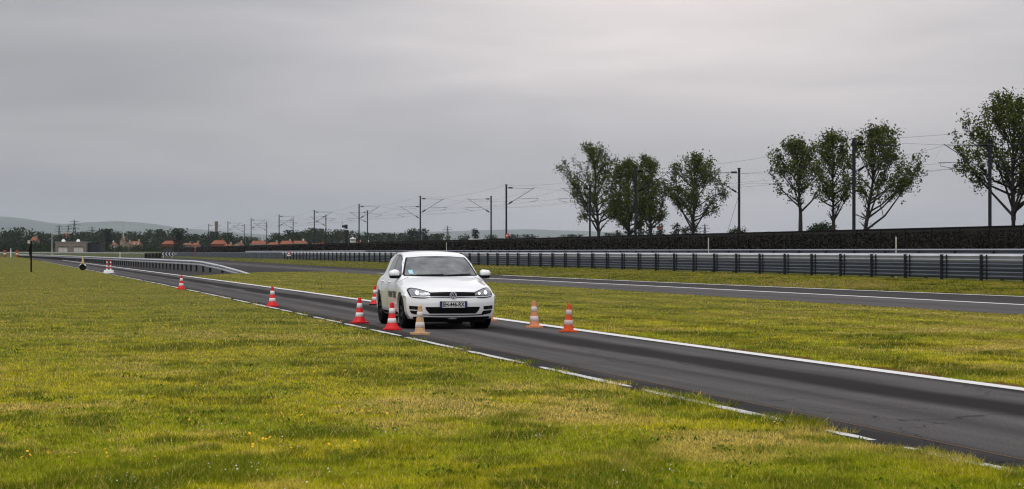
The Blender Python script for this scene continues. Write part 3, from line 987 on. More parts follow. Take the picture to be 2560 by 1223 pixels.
# ------------------------------------------------------------------ far trees, houses and small background things
def far_tree_mesh(seed, kind):
    r = np.random.default_rng(seed)
    if kind == 'round':
        nc, lp = 26, 34
        th = r.uniform(0, 2 * math.pi, nc); rr = np.sqrt(r.uniform(0, 1, nc)) * 0.42; h = 0.30 + 0.62 * r.uniform(0, 1, nc) ** 0.8
        shrink = np.sqrt(np.clip(1 - ((h - 0.55) / 0.47) ** 2, 0.05, 1))
        cl = np.c_[np.cos(th) * rr * shrink, np.sin(th) * rr * shrink, h]; sp = 0.085
    elif kind == 'bush':
        nc, lp = 22, 34
        th = r.uniform(0, 2 * math.pi, nc); rr = np.sqrt(r.uniform(0, 1, nc)) * 0.75; h = 0.12 + 0.78 * r.uniform(0, 1, nc)
        shrink = np.sqrt(np.clip(1 - (h / 1.05) ** 2, 0.05, 1))
        cl = np.c_[np.cos(th) * rr * shrink, np.sin(th) * rr * shrink, h * 0.92]; sp = 0.12
    elif kind == 'dense':
        nc, lp = 90, 60
        th = r.uniform(0, 2 * math.pi, nc); rr = np.sqrt(r.uniform(0, 1, nc)) * 0.62; h = 0.05 + 0.88 * r.uniform(0, 1, nc)
        shrink = np.sqrt(np.clip(1 - (h / 1.02) ** 2.4, 0.05, 1))
        cl = np.c_[np.cos(th) * rr * shrink, np.sin(th) * rr * shrink, h * 0.93]; sp = 0.06
    elif kind == 'poplar':
        nc, lp = 30, 26
        th = r.uniform(0, 2 * math.pi, nc); h = 0.12 + 0.84 * np.arange(nc) / nc
        rr = 0.13 * np.sqrt(np.clip(1 - ((h - 0.45) / 0.6) ** 2, 0.03, 1)) * r.uniform(0.2, 1, nc)
        cl = np.c_[np.cos(th) * rr, np.sin(th) * rr, h]; sp = 0.045
    else:  # conifer
        nc, lp = 32, 26
        th = r.uniform(0, 2 * math.pi, nc); h = 0.10 + 0.86 * np.arange(nc) / nc
        rr = 0.27 * (1 - h) * r.uniform(0.3, 1, nc)
        cl = np.c_[np.cos(th) * rr, np.sin(th) * rr, h]; sp = 0.045
    cs = np.repeat(cl, lp, 0)
    ctr = cs + r.normal(size=cs.shape) * sp
    ctr[:, 2] = np.clip(ctr[:, 2], 0.06, 1.0)
    v, f = leaf_quads(ctr, None, 0.040 if kind in ('round', 'bush') else 0.028, r)
    tone = np.repeat(np.repeat(r.uniform(0.7, 1.3, nc), lp), 4) * np.repeat(r.uniform(0.75, 1.25, len(cs)), 4)
    base = {'round': (0.024, 0.036, 0.013), 'bush': (0.022, 0.034, 0.013), 'dense': (0.020, 0.032, 0.011), 'poplar': (0.018, 0.030, 0.014), 'conifer': (0.012, 0.022, 0.013)}[kind]
    crown = np_mesh('far_crown', v, f, M['far_leaf'], col=np.array(base)[None] * tone[:, None])
    tm = MB().tube([(0, 0, -0.05), (0.01, 0, 0.3), (0, 0.01, 0.8)], [0.035, 0.026, 0.008], 6)
    for k in range(4):
        a = k * 1.6
        tm.tube([(0.005, 0, 0.28), (math.cos(a) * 0.2, math.sin(a) * 0.2, 0.6)], [0.016, 0.004], 4)
    trunk = tm.mesh('far_trunk'); trunk.materials.append(M['bark'])
    return crown, trunk
FT = {k: [far_tree_mesh(100 + 10 * j + i, k) for i in range(n)] for j, (k, n) in enumerate((('round', 5), ('dense', 2), ('bush', 3), ('poplar', 2), ('conifer', 2)))}
rt = random.Random(5)
def far_tree(px, ytop, Y, kind, wid=1.0, zb=None, label=None, name=None, group='trees of the far tree line', cat='tree'):
    zb = z1(Y) if zb is None else zb
    h = max(1.5, zpx(ytop, Y) - zb)
    nm = name or {'round': 'broadleaf_tree', 'bush': 'shrub', 'dense': 'shrub', 'poplar': 'poplar_tree', 'conifer': 'conifer_tree'}[kind]
    c, t = rt.choice(FT[kind])
    r = empty(nm, (ray(px, Y), Y, zb), (0, 0, rt.uniform(0, 6.28)), label=label, cat=cat, group=group)
    r.scale = (h * wid, h * wid, h)
    link('crown', c, r); link('trunk', t, r)
    return r

landm = [(0, 'at the far left edge'), (60, 'behind the leaning sign post'), (110, 'left of the pale pole'), (150, 'behind the garage roof'), (200, 'behind the right garage'), (240, 'behind the dark shed'), (300, 'above the dormer house'),
         (360, 'right of the dormer house'), (430, 'behind the leftmost orange roofs'), (500, 'left of the brown tower'), (545, 'by the brown tower'), (600, 'right of the brown tower'), (680, 'behind the orange roofs'),
         (760, 'behind the white-walled house'), (840, 'left of the signal gantry'), (880, 'behind the white turret'), (940, 'right of the white turret'), (1010, 'left of the double-armed mast'), (1080, 'right of the double-armed mast'),
         (1150, 'left of the white van'), (1210, 'by the white van'), (1290, 'right of the mast with a red plate'), (1400, 'below the leftmost leafy tree'), (1700, 'beneath the left clump of trees')]
cnt = {}
def auto_label(px, kind, Y):
    lm = min(landm, key=lambda q: abs(q[0] - px))[1]
    kd = {'round': 'round-crowned tree', 'bush': 'low bushy shrub', 'poplar': 'slim pointed poplar', 'conifer': 'dark pointed conifer'}[kind]
    dist = 'nearer' if Y < 850 else 'more distant'
    key = (kd, lm, dist)
    cnt[key] = cnt.get(key, 0) + 1
    s = f'{dist} dark {kd} {lm}' if kind != 'conifer' else f'{dist} {kd} {lm}'
    return s + ['', ', second one there', ', third one there', ', fourth one there', ', fifth one there', ', sixth one there', ', seventh one there'][min(cnt[key] - 1, 6)]
# silhouette of the tree line (photo column, top row)
line_ = [(-60, 572), (-20, 574), (10, 571), (30, 580), (50, 570), (70, 585), (95, 580), (112, 584), (128, 586), (150, 589), (170, 585), (200, 582), (215, 580), (235, 583), (250, 577), (272, 573), (290, 580), (305, 584), (330, 580), (350, 588),
         (370, 582), (388, 574), (405, 577), (425, 586), (446, 572), (462, 590), (480, 586), (500, 590), (522, 582), (535, 580), (557, 584), (575, 583), (592, 588), (615, 592), (640, 594), (660, 596), (690, 583), (705, 584), (730, 576), (748, 580),
         (765, 576), (785, 571), (800, 573), (822, 574), (845, 575), (880, 578), (905, 590), (925, 583), (945, 585), (965, 583), (990, 586), (1005, 584), (1028, 592), (1065, 590), (1085, 586), (1100, 585), (1150, 596), (1162, 585), (1228, 588), (1247, 596),
         (1290, 587), (1326, 587), (1345, 596), (1368, 592), (1415, 588), (1440, 587), (1525, 584), (1560, 588)]
for px, yt in line_:
    Y = rt.uniform(990, 1250)
    h = zpx(yt, Y) - z1(Y)
    far_tree(px, yt, Y, 'round', rt.uniform(0.85, 1.25), label=auto_label(px, 'round', Y))
    if px < 1110 and rt.random() < 0.75:
        p2 = px + rt.uniform(-14, 14); Y2 = Y - rt.uniform(15, 40)
        far_tree(p2, yt + rt.uniform(10, 16), Y2, 'bush', rt.uniform(0.8, 1.1), label=auto_label(p2, 'bush', Y2))
for px, yt in ((1028, 571), (1041, 573), (1062, 570), (1547, 576), (1600, 553), (1625, 556), (1650, 560), (1690, 556), (1712, 566), (1735, 560), (1575, 572)):
    Y = rt.uniform(700, 900)
    far_tree(px, yt, Y, 'poplar', rt.uniform(1.0, 1.6), label=auto_label(px, 'poplar', Y))
for px, yt in ((1189, 572), (446, 576), (270, 574)):
    Y = 820
    far_tree(px, yt, Y, 'conifer', 1.2, label=auto_label(px, 'conifer', Y))
far_tree(2055, 551, 330, 'dense', 0.85, z1(330) + 0.6, 'large round dark bush behind the middle trio of trees', group='bushes behind the railway')
far_tree(1842, 565, 330, 'dense', 0.75, z1(330) + 0.9, 'small loose bush at the foot of the lone mast', group='bushes behind the railway')
far_tree(1925, 579, 420, 'dense', 0.6, z1(420) + 0.5, 'tiny bush top showing left of the middle trio', group='bushes behind the railway')

for px in list(range(-60, 145, 13)) + list(range(258, 470, 12)):
    Y = rt.uniform(770, 800)
    far_tree(px + rt.uniform(-4, 4), (604 if px < 150 else 614) + rt.uniform(-3, 2), Y, 'bush', rt.uniform(1.1, 1.5), label=auto_label(px, 'bush', Y), group='hedge shrubs before the far houses')
def house(label, px0, px1, yeave, yridge, Y, wall, roof, ridge='along', dorm=0, wins=3, depth=8.0, ybase=None):
    x0, x1 = ray(px0, Y), ray(px1, Y)
    w = x1 - x0
    zb = z1(Y) - 0.1
    ze, zr = zpx(yeave, Y), zpx(yridge, Y)
    root = empty('house', ((x0 + x1) / 2, Y, zb), label=label, cat='house', group='red-roofed houses behind the railway')
    he, hr = ze - zb, zr - zb
    d = depth
    MB().box((0, 0, he / 2), (w * 0.94, d * 0.94, he)).build('wall', wall, root)
    rf = MB()
    if ridge == 'along':
        vs = [(-w / 2, -d / 2, he - 0.1), (w / 2, -d / 2, he - 0.1), (w / 2, d / 2, he - 0.1), (-w / 2, d / 2, he - 0.1), (-w / 2 + 0.15 * w, 0, hr), (w / 2 - 0.15 * w, 0, hr)]
        rf.add(vs, [(0, 1, 5, 4), (1, 2, 5), (2, 3, 4, 5), (3, 0, 4), (3, 2, 1, 0)])
    else:
        vs = [(-w / 2, -d / 2, he - 0.1), (w / 2, -d / 2, he - 0.1), (w / 2, d / 2, he - 0.1), (-w / 2, d / 2, he - 0.1), (0, -d / 2, hr), (0, d / 2, hr)]
        rf.add(vs, [(0, 4, 5, 3), (1, 2, 5, 4), (3, 2, 1, 0), (2, 3, 5)])
        MB().add([(-w * 0.47, -d * 0.475, he - 0.12), (w * 0.47, -d * 0.475, he - 0.12), (0, -d * 0.475, hr - 0.2), (-w * 0.47, -d * 0.44, he - 0.12), (w * 0.47, -d * 0.44, he - 0.12), (0, -d * 0.44, hr - 0.2)],
                 [(0, 1, 2), (5, 4, 3), (0, 2, 5, 3), (1, 4, 5, 2), (0, 3, 4, 1)]).build('gable', wall, root)
    ro = rf.build('roof', roof, root)
    MB().box((w * 0.22, d * 0.1, hr + 0.1), (0.6, 0.6, 1.3)).build('chimney', wall, ro)
    for k in range(wins):
        xk = (-0.5 + (k + 0.5) / wins) * w * 0.86
        wo_ = MB().box((xk, -d * 0.47 - 0.02, he * 0.62), (min(1.2, w * 0.1), 0.06, min(1.3, he * 0.36))).build('window', M['glass'], root)
        MB().box((xk, -d * 0.47 - 0.04, he * 0.62 - min(1.3, he * 0.36) / 2 - 0.06), (min(1.5, w * 0.12), 0.14, 0.1)).build('sill', M['render_white'], wo_)
    for k in range(dorm):
        xk = (-0.32 + 0.32 * k) * w
        do = MB().box((xk, -d * 0.36, he + (hr - he) * 0.38), (w * 0.09, d * 0.2, (hr - he) * 0.5)).build('dormer', M['render_white'], ro)
H = house
H('small distant house with an orange roof above the leaning sign post', 80, 95, 601, 592, 1000, M['block'], M['roof_dark'])
H('pale pink house half hidden by trees behind the left garage', 158, 176, 592, 583, 1150, M['render_white'], M['roof_dark'])
H('long low house with a dark red roof right of the dark shed', 254, 293, 612, 606, 860, M['render_white'], M['roof_dark'], wins=4)
H('tall narrow house with an orange gable left of the dormer house', 303, 312, 603, 596, 930, M['render'], M['roof'], 'gable', wins=1)
H('house with a row of three white dormers in its dark red roof', 326, 354, 613, 603, 850, M['render'], M['roof_dark'], dorm=3)
H('cream gable-fronted house left of the three dormers', 315, 327, 611, 605, 835, M['render'], M['roof_dark'], 'gable', wins=1)
H('orange-roofed house with a raised middle, left of the chevron board', 407, 449, 610, 602, 900, M['roof'], M['roof'], wins=2)
H('greyish pink low house between two orange-roofed groups', 459, 481, 612, 608, 900, M['block'], M['roof_dark'])
H('low house with a faded red roof by the orange lamp', 482, 499, 613, 607, 880, M['render'], M['roof'])
H('broad two-storey orange-roofed house below the brown tower', 530, 566, 610, 601, 900, M['roof'], M['roof'], wins=4)
H('low orange roof right of the broad two-storey house', 562, 582, 615, 610, 860, M['render'], M['roof'])
H('house with a cream gable and orange roof stepping up right', 580, 612, 614, 606, 880, M['render'], M['roof'], 'gable', wins=2)
H('wide cream house with two roof levels and bright orange tiles', 626, 668, 610, 602, 880, M['render_white'], M['roof'], wins=5)
H('low cream house with a hipped orange roof', 671, 699, 612, 606, 870, M['render'], M['roof'])
H('orange-roofed house touching the white-walled house', 700, 734, 610, 602, 900, M['render'], M['roof'])
H('white-walled house with an orange roof, brightest of the row', 729, 769, 608, 602, 850, M['render_white'], M['roof'], wins=4)
H('long low orange roof right of the white-walled house', 775, 818, 613, 608, 860, M['roof'], M['roof_dark'])
H('small orange-roofed house right of the white turret', 888, 905, 611, 605, 900, M['render'], M['roof'])
H('pale house with a flat gable near the mast left of the car', 905, 926, 611, 605, 900, M['render_white'], M['roof_dark'], 'gable')

# garages, far left
Yb = 700.0
zb = zfar(Yb)
gx0, gx1 = ray(144, Yb), ray(221, Yb)
gw = gx1 - gx0
gh = zpx(606, Yb) - zb
g = empty('garage_building', ((gx0 + gx1) / 2, Yb, zb), label='flat-roofed grey-brown garage block with two pale doors, far left', cat='garage')
MB().box((0, 0, gh / 2), (gw, 7, gh)).build('wall', M['block'], g)
MB().box((0, 0, gh + 0.08), (gw + 0.3, 7.3, 0.18)).build('roof', M['concrete'], g)
for a, b in ((152, 174), (190, 213)):
    dw = ray(b, Yb) - ray(a, Yb)
    dx = ray((a + b) / 2, Yb) - (gx0 + gx1) / 2
    dr = MB().box((dx, -3.53, gh * 0.27), (dw, 0.1, gh * 0.5)).build('door', M['door'], g)
    MB().box((dx, -3.60, gh * 0.27), (0.08, 0.06, gh * 0.48)).build('mullion', M['block'], dr)
    MB().box((dx, -3.60, gh * 0.55), (dw + 0.3, 0.3, 0.12)).build('lintel', M['timber'], dr)
for a in (161, 198):
    MB().lathe([(0.01, 0.75), (0.3, 0.68), (0.52, 0.45), (0.6, 0.18), (0.6, 0.0)], 14, 'z', (ray(a, Yb) - (gx0 + gx1) / 2, -1.5, gh + 0.17)).build('roof_dome', M['white'], g, smooth=True)
x0, x1 = ray(222, Yb), ray(254, Yb)
g = empty('shed', ((x0 + x1) / 2, Yb + 3, zb), label='black flat-roofed shed joined to the right of the garage block', cat='shed')
hh = zpx(607, Yb) - zb
MB().box((0, 0, hh / 2), (x1 - x0 - 0.3, 8, hh)).build('wall', M['dark_shed'], g)
MB().box((0, 0, hh + 0.06), (x1 - x0, 8.4, 0.14)).build('roof', M['dark_shed'], g)
MB().box((0.3, -4.03, hh * 0.4), (1.6, 0.08, hh * 0.7)).build('door', M['steel_dark'], g)

# pale pole beside the garages
Yp = 600
g = empty('flag_pole', (ray(130, Yp), Yp, zfar(Yp)), label='tall pale pole left of the garage block', cat='pole')
hp = zpx(584, Yp) - zfar(Yp)
MB().tube([(0, 0, -0.1), (0, 0, hp)], [0.13, 0.09], 8).build('pole', M['stake'], g)
MB().box((0, 0, 0.05), (0.6, 0.6, 0.2)).build('base', M['concrete'], g)

# light mast and pylons on the horizon
def pylon(label, px, ytop, Y, w=0.12, scale_w=1.0):
    zb = z1(Y)
    h = zpx(ytop, Y) - zb
    r = empty('power_pylon', (ray(px, Y), Y, zb), (0, 0, 0.4), label=label, cat='pylon', group='power pylons on the horizon')
    m = MB()
    b = h * 0.09
    for sx in (-1, 1):
        for sy in (-1, 1):
            m.tube([(b * sx, b * sy, 0), (b * 0.28 * sx, b * 0.28 * sy, h * 0.72), (0, 0, h)], w, 4)
    for k in range(7):
        t0, t1 = k / 8, (k + 1) / 8
        q = lambda t: b * (1 - 0.72 * min(1, t / 0.72))
        for sx in (-1, 1):
            m.tube([(q(t0) * sx, -q(t0), h * t0), (-q(t1) * sx, -q(t1), h * t1)], w * 0.6, 3)
            m.tube([(q(t0) * sx, q(t0), h * t0), (-q(t1) * sx, q(t1), h * t1)], w * 0.6, 3)
    m.build('lattice', M['mast'], r)
    for k, (hh, ln) in enumerate(((0.70, 0.17), (0.81, 0.22), (0.92, 0.15))):
        MB().tube([(-h * ln, 0, h * hh), (0, 0, h * (hh + 0.02)), (h * ln, 0, h * hh)], w * 0.9, 4).build('cross_arm', M['mast'], r)
pylon('tallest lattice pylon at far left, against the hill', 186, 549, 2300, 0.28)
pylon('lattice pylon directly left of the tallest one', 171, 562, 2400, 0.25)
pylon('leftmost lattice pylon of the horizon group', 148, 562, 2400, 0.25)
pylon('lattice pylon right of the garages on the skyline', 230, 566, 2300, 0.25)
pylon('lone pale pylon left of the white van', 1119, 564, 2450, 0.2)
pylon('lone pylon between the left tree clump and the lone mast', 1762, 559, 2000, 0.25)
Yl = 980
g = empty('light_mast', (ray(308, Yl), Yl, z1(Yl)), label='thin pale floodlight mast above the dormer house', cat='mast')
hl = zpx(556, Yl) - z1(Yl)
MB().tube([(0, 0, 0), (0, 0, hl)], [0.28, 0.16], 8).build('pole', M['door'], g)
for s in (-1, 1):
    MB().box((s * 1.0, 0, hl + 0.1), (1.1, 0.6, 0.5)).box((s * 0.3, 0, hl - 0.05), (0.9, 0.12, 0.12)).build('floodlight', M['door'], g)

# brown tower
Yt = 1100
g = empty('water_tower', (ray(541, Yt), Yt, z1(Yt)), label='square brown tower rising above the trees', cat='tower')
ht = zpx(554, Yt) - z1(Yt)
MB().box((0, 0, ht * 0.45), (1.25, 1.25, ht * 0.9)).build('shaft', M['chimney'], g)
MB().box((0, 0, ht * 0.95), (1.45, 1.45, ht * 0.11)).build('cap', M['chimney'], g)
# white turret
Yt = 800
g = empty('turret', (ray(882, Yt), Yt, z1(Yt)), label='small white turret with a pointed cap left of the car', cat='tower')
ht = zpx(598, Yt) - z1(Yt)
MB().lathe([(1.05, 0), (1.0, ht), (0.01, ht + 0.02)], 12).build('wall', M['render_white'], g)
MB().lathe([(1.25, ht), (1.15, ht + 0.22), (0.25, ht + 0.55), (0.05, ht + 0.95)], 12).build('roof', M['render_white'], g)
for a in (-0.5, 0.0, 0.5):
    MB().box((math.sin(a) * 1.03, -math.cos(a) * 1.03, ht - 0.35), (0.30, 0.06, 0.42), rz=a).build('window', M['glass'], g)
# railway signal gantry
Ys = 390
g = empty('railway_signal', (ray(866, Ys), Ys, z1(Ys) + 2.4), label='black railway signal with an overhanging head left of the car', cat='signal')
hs_ = zpx(575, Ys) - z1(Ys) - 2.4
MB().tube([(0, 0, -0.2), (0, 0, hs_)], 0.16, 8).build('post', M['mast'], g)
MB().box((0.05, 0, hs_ * 0.62), (0.55, 0.5, hs_ * 0.75)).build('cabinet', M['dark_shed'], g)
MB().box((-0.05, 0, hs_ + 0.55), (0.5, 0.4, 0.7)).box((-0.42, 0, hs_ + 0.60), (0.62, 0.42, 0.40)).build('signal_head', M['dark_shed'], g)
MB().tube([(-0.65, 0, hs_ + 0.7), (-0.68, 0, hs_ + 1.5)], 0.02, 4).build('antenna', M['mast'], g)
# white van roof behind the bank
Yv = 420
g = empty('white_van', (ray(1189, Yv), Yv, z1(Yv) + 1.0), label='white box van showing above the bank left of the mast', cat='van')
vw = ray(1207, Yv) - ray(1171, Yv)
vh = zpx(597, Yv) - z1(Yv) - 1.0
MB().box((0.0, 0, vh * 0.58), (vw, 1.9, vh * 0.8)).build('body', M['white'], g)
MB().box((0.0, 0, vh * 0.985), (vw * 0.97, 1.84, 0.06)).build('roof', M['white'], g)
MB().box((-vw / 2 - 0.28, 0, vh * 0.45), (0.6, 1.8, vh * 0.5), taper=0.9).build('cab', M['white'], g)
for s in (-0.35, 0.35):
    wv = MB().lathe([(0.0, -0.1), (0.33, -0.1), (0.33, 0.1), (0.0, 0.1)], 14, 'y', (s * vw, -0.9, 0.33)).build('wheel', M['rubber'], g)
# red plate on a mast, railway sign, orange lamp
Yq = mastY[2] - 0.3
g = empty('mast_plate', (ray(1267, Yq), Yq - 0.02, zpx(589, Yq)), label='small red and white plate low on a railway mast', cat='sign')
MB().box((0, 0, 0), (0.42, 0.03, 0.42)).build('plate', M['sign_red'], g)
MB().box((0, -0.02, 0), (0.2, 0.02, 0.14)).build('emblem', M['white'], g)
Yq = 330
g = empty('railway_sign', (ray(722, Yq), Yq, z1(Yq) + VR), label='small red and white triangular sign above the far guardrail', cat='sign')
MB().tube([(0, 0, 0), (0, 0, 1.1)], 0.03, 6).build('post', M['steel'], g)
MB().extrude([(-0.3, 0.75), (0.3, 0.75), (0.0, 1.3)], -0.03, 0.0, lambda u, v, h: (u, h - 0.04, v)).build('border', M['sign_red'], g)
MB().extrude([(-0.16, 0.84), (0.16, 0.84), (0.0, 1.12)], -0.02, 0.0, lambda u, v, h: (u, h - 0.075, v)).build('face', M['white'], g)
MB().box((0, -0.05, 0.62), (0.55, 0.03, 0.2)).build('plate', M['white'], g)
Yq = 500
g = empty('warning_lamp', (ray(488, Yq), Yq, z1(Yq)), label='orange warning lamp on a post behind the far guardrail', cat='lamp')
hq = zpx(617, Yq) - z1(Yq)
MB().tube([(0, 0, 0), (0, 0, hq - 0.4)], 0.12, 8).build('post', M['orange'], g)
MB().lathe([(0.18, hq - 0.45), (0.22, hq - 0.3), (0.2, hq - 0.1), (0.02, hq)], 10).build('lamp_head', M['orange'], g)
Yq = 520
g = empty('marker_post', (ray(1648, 240), 240, z1(240) + 2.4), label='faint reddish round sign on a pole beneath the left tree clump', cat='sign')
MB().tube([(0, 0, 0), (0, 0, zpx(572, 240) - z1(240) - 2.4)], 0.03, 6).build('pole', M['mast'], g)
MB().lathe([(0.0, -0.02), (0.24, -0.02), (0.24, 0.02), (0.0, 0.02)], 14, 'y', (0, -0.05, zpx(570, 240) - z1(240) - 2.4)).build('disc', mat('faded_red', (0.16, 0.05, 0.03), 0.7), g)

# white stakes behind the guardrail
for px, yt, Y, lab in ((1116, 607, 212, 'white stake standing right above the car roof'), (1771, 596, 130, 'white stake behind the guardrail right of the left tree clump'), (2240, 594, 101.5, 'white stake behind the guardrail at far right')):
    Y = float(Y)
    zb = z1(Y) + VR
    g = empty('marker_stake', (ray(px, Y), Y, zb), label=lab, cat='stake', group='white marker stakes')
    h = zpx(yt, Y) - zb
    MB().box((0, 0, h * 0.46), (0.055, 0.04, h * 0.92 + 0.2)).build('stake', M['stake'], g)
    MB().box((0, 0, h * 0.95 + 0.04), (0.06, 0.045, h * 0.09)).build('tip', M['stake'], g)

# chevron board and tyre wall
Yc = 480.0
g = empty('tyre_wall', (ray(383, Yc), Yc, z1(Yc)), label='low black tyre wall left of the chevron board', cat='tyre wall')
wt = ray(405, Yc) - ray(361, Yc)
tm = MB().lathe([(0.20, 0), (0.33, 0.02), (0.36, 0.1), (0.33, 0.19), (0.2, 0.21)], 12, 'z', close=True).mesh('stack_tyre', True); tm.materials.append(M['rubber'])
nst = int(wt / 0.72)
for i in range(nst):
    for k in range(5):
        link('tyre', tm, g, loc=(-wt / 2 + 0.36 + i * 0.72, 0, k * 0.21))
g = empty('chevron_sign', (ray(419, Yc), Yc, z1(Yc)), label='dark blue board with white left-pointing chevrons at the bend', cat='sign')
wc_ = ray(435, Yc) - ray(403, Yc)
hc0, hc1 = zpx(640.5, Yc) - z1(Yc), zpx(629.5, Yc) - z1(Yc)
MB().box((0, 0, (hc0 + hc1) / 2), (wc_, 0.08, hc1 - hc0)).build('board', M['sign_blue'], g)
for i in range(4):
    x = -wc_ / 2 + wc_ * (i + 0.2) / 4.0
    cw, hh2, zc_ = wc_ * 0.10, (hc1 - hc0) * 0.42, (hc0 + hc1) / 2
    MB().extrude([(x, 0), (x + cw, hh2), (x + cw * 2.0, hh2), (x + cw, 0), (x + cw * 2.0, -hh2), (x + cw, -hh2)], -0.07, -0.045, lambda u, v, h: (u, h, zc_ + v)).build('chevron', M['door'], g)
for s in (-0.35, 0.35):
    MB().box((s * wc_, 0.07, hc1 / 2 - 0.1), (0.1, 0.06, hc1 + 0.2)).build('leg', M['white'], g)

# dark sign post in the left lawn
Yq = ground_Y(681)
g = empty('track_sign_post', (ray(78, Yq), Yq, z1(Yq)), label='dark wooden post with a narrow edge-on board in the left lawn', cat='sign post')
MB().box((0, 0, 0.95), (0.09, 0.09, 2.1)).build('post', M['timber'], g)
MB().extrude([(-0.02, 1.00), (-0.11, 1.10), (-0.12, 1.55), (-0.04, 1.80), (0.03, 1.75), (0.04, 1.05)], -0.02, 0.02, lambda u, v, h: (u, h - 0.07, v)).build('board', M['timber'], g)
MB().box((-0.14, -0.02, 1.95), (0.16, 0.05, 0.20)).build('reflector', M['stake'], g)
# far-left small things by the bend
for px, y0, y1, Y, m, lab in ((12, 625, 635, 540, M['orange'], 'left orange barrel by the far bend'), (43, 626, 634, 545, M['orange'], 'right orange barrel by the far bend')):
    g = empty('barrel', (ray(px, Y), Y, z1(Y)), label=lab, cat='barrel', group='orange barrels at the far bend')
    h = zpx(y0, Y) - z1(Y)
    MB().lathe([(0.0, 0), (0.3, 0), (0.33, h * 0.3), (0.33, h * 0.7), (0.3, h), (0, h)], 12).build('drum', m, g)
    MB().lathe([(0.34, h * 0.42), (0.34, h * 0.58)], 12).build('band', M['white'], g)
g = empty('marker_stake', (ray(27, 540), 540, z1(540)), label='white stake between the two orange barrels', cat='stake', group='white marker stakes')
MB().box((0, 0, 0.9), (0.22, 0.1, 1.9)).build('stake', M['white'], g)
MB().box((0, 0, 2.0), (0.2, 0.09, 0.3)).build('tip', M['stake'], g)
g = empty('marker_stake', (ray(300, 420), 420, z1(420)), label='pale stake on the grass beyond the near guardrail', cat='stake', group='white marker stakes')
MB().box((0, 0, 0.5), (0.22, 0.1, 1.1)).build('stake', M['stake'], g)
MB().box((0, 0, 1.1), (0.2, 0.09, 0.2)).build('tip', M['white'], g)

# ------------------------------------------------------------------ traffic cones
def cone_mats(name, red, white, fade):
    return (mat(name + '_plastic', red, 0.55, var=0.26 + fade, scale=16), mat(name + '_band', white, 0.5, var=0.16 + fade * 0.6, scale=18))
CM = {'red': cone_mats('red_cone', (0.62, 0.012, 0.014), (0.74, 0.72, 0.72), 0.0),
      'orange': cone_mats('orange_cone', (0.58, 0.075, 0.012), (0.58, 0.44, 0.42), 0.15),
      'peach': cone_mats('faded_orange_cone', (0.60, 0.24, 0.12), (0.66, 0.56, 0.58), 0.12),
      'tan': cone_mats('faded_tan_cone', (0.52, 0.32, 0.17), (0.62, 0.57, 0.54), 0.14),
      'yellow': cone_mats('faded_yellow_cone', (0.55, 0.36, 0.10), (0.6, 0.55, 0.45), 0.15)}
def cone_meshes(flare):
    """base slab, cone skin and the two sleeves"""
    H, r0, r1 = 0.50, 0.094, 0.032
    rad = lambda h: r0 + (r1 - r0) * (h - 0.03) / (H - 0.03)
    base = MB()
    b = 0.145
    pts = []
    for k in range(4):
        for d in (-18, 0, 18):
            a = R(45 + 90 * k + d)
            q = b * (1.38 if d == 0 else 1.24)
            pts.append((q * math.cos(a), q * math.sin(a)))
    base.extrude(pts, 0.004, 0.034, lambda u, v, h: (u, v, h))
    sk = MB()
    if flare:
        prof = [(0.135, 0.034), (0.122, 0.055), (0.104, 0.10), (rad(0.14), 0.14), (rad(0.41), 0.41), (rad(0.41) - 0.004, 0.415), (0.040, 0.42), (0.034, 0.485), (0.028, H), (0.018, H + 0.002), (0.016, 0.46)]
    else:
        prof = [(rad(0.034) + 0.006, 0.034), (rad(0.06), 0.06), (rad(0.47), 0.47), (r1 + 0.002, 0.485), (r1 - 0.004, H), (0.018, H + 0.001), (0.016, 0.46)]
    sk.lathe(prof, 26)
    def sleeve(a, c):
        return MB().lathe([(rad(a) + 0.0005, a), (rad(a) + 0.0035, a + 0.002), (rad(c) + 0.0035, c - 0.002), (rad(c) + 0.0005, c)], 26).mesh('cone_band', True)
    return base.mesh('cone_base'), sk.mesh('cone_skin', True), sleeve(0.125, 0.215), sleeve(0.305, 0.395)
CF = {True: cone_meshes(True), False: cone_meshes(False)}
def cone(px, py, kind, label, rz=0.2, tilt=0.0, pos=None, black_base=False, name='traffic_cone'):
    if pos is None:
        Y = ground_Y(py)
        pos = (ray(px, Y), Y, z1(Y) + 0.004)
    r = empty(name, pos, (0, tilt, rz), label=label, cat='traffic cone', group='traffic cones on the test lane')
    red, wh = CM[kind]
    b, s, w1, w2 = CF[kind == 'red']
    for nm, me, m in (('base', b, M['rubber'] if black_base else red), ('skin', s, red), ('band', w1, wh), ('band', w2, wh)):
        me = me.copy() if len(me.materials) else me
        me.materials.clear(); me.materials.append(m)
        link(nm, me, r)
    return r
cone(453, 724, 'red', 'red and white cone farthest back along the left edge of the lane', 0.3, 0.02)
cone(681, 767, 'red', 'red and white cone second farthest along the left edge of the lane', 0.25)
cone(899, 809, 'red', 'red and white cone left of the car, beside its rear wheel', 0.5)
cone(938, 763.5, 'red', 'red cone on a black base half hidden behind the rear of the car', 0.1, black_base=True)
cone(980, 826, 'red', 'red and white cone in front of the car, beside its front wheel', 0.15)
cone(1050, 837.5, 'tan', 'faded tan and white cone in front of the car bumper', 0.3)
cone(1336, 820, 'peach', 'faded peach and white cone right of the car, the left of two', 0.05, -0.02)
cone(1421, 831, 'orange', 'bright orange cone right of the car, nearest to the white line', 0.25, 0.025)
cone(1222, 803, 'peach', 'faded cone almost hidden behind the right front wheel', 0.2)

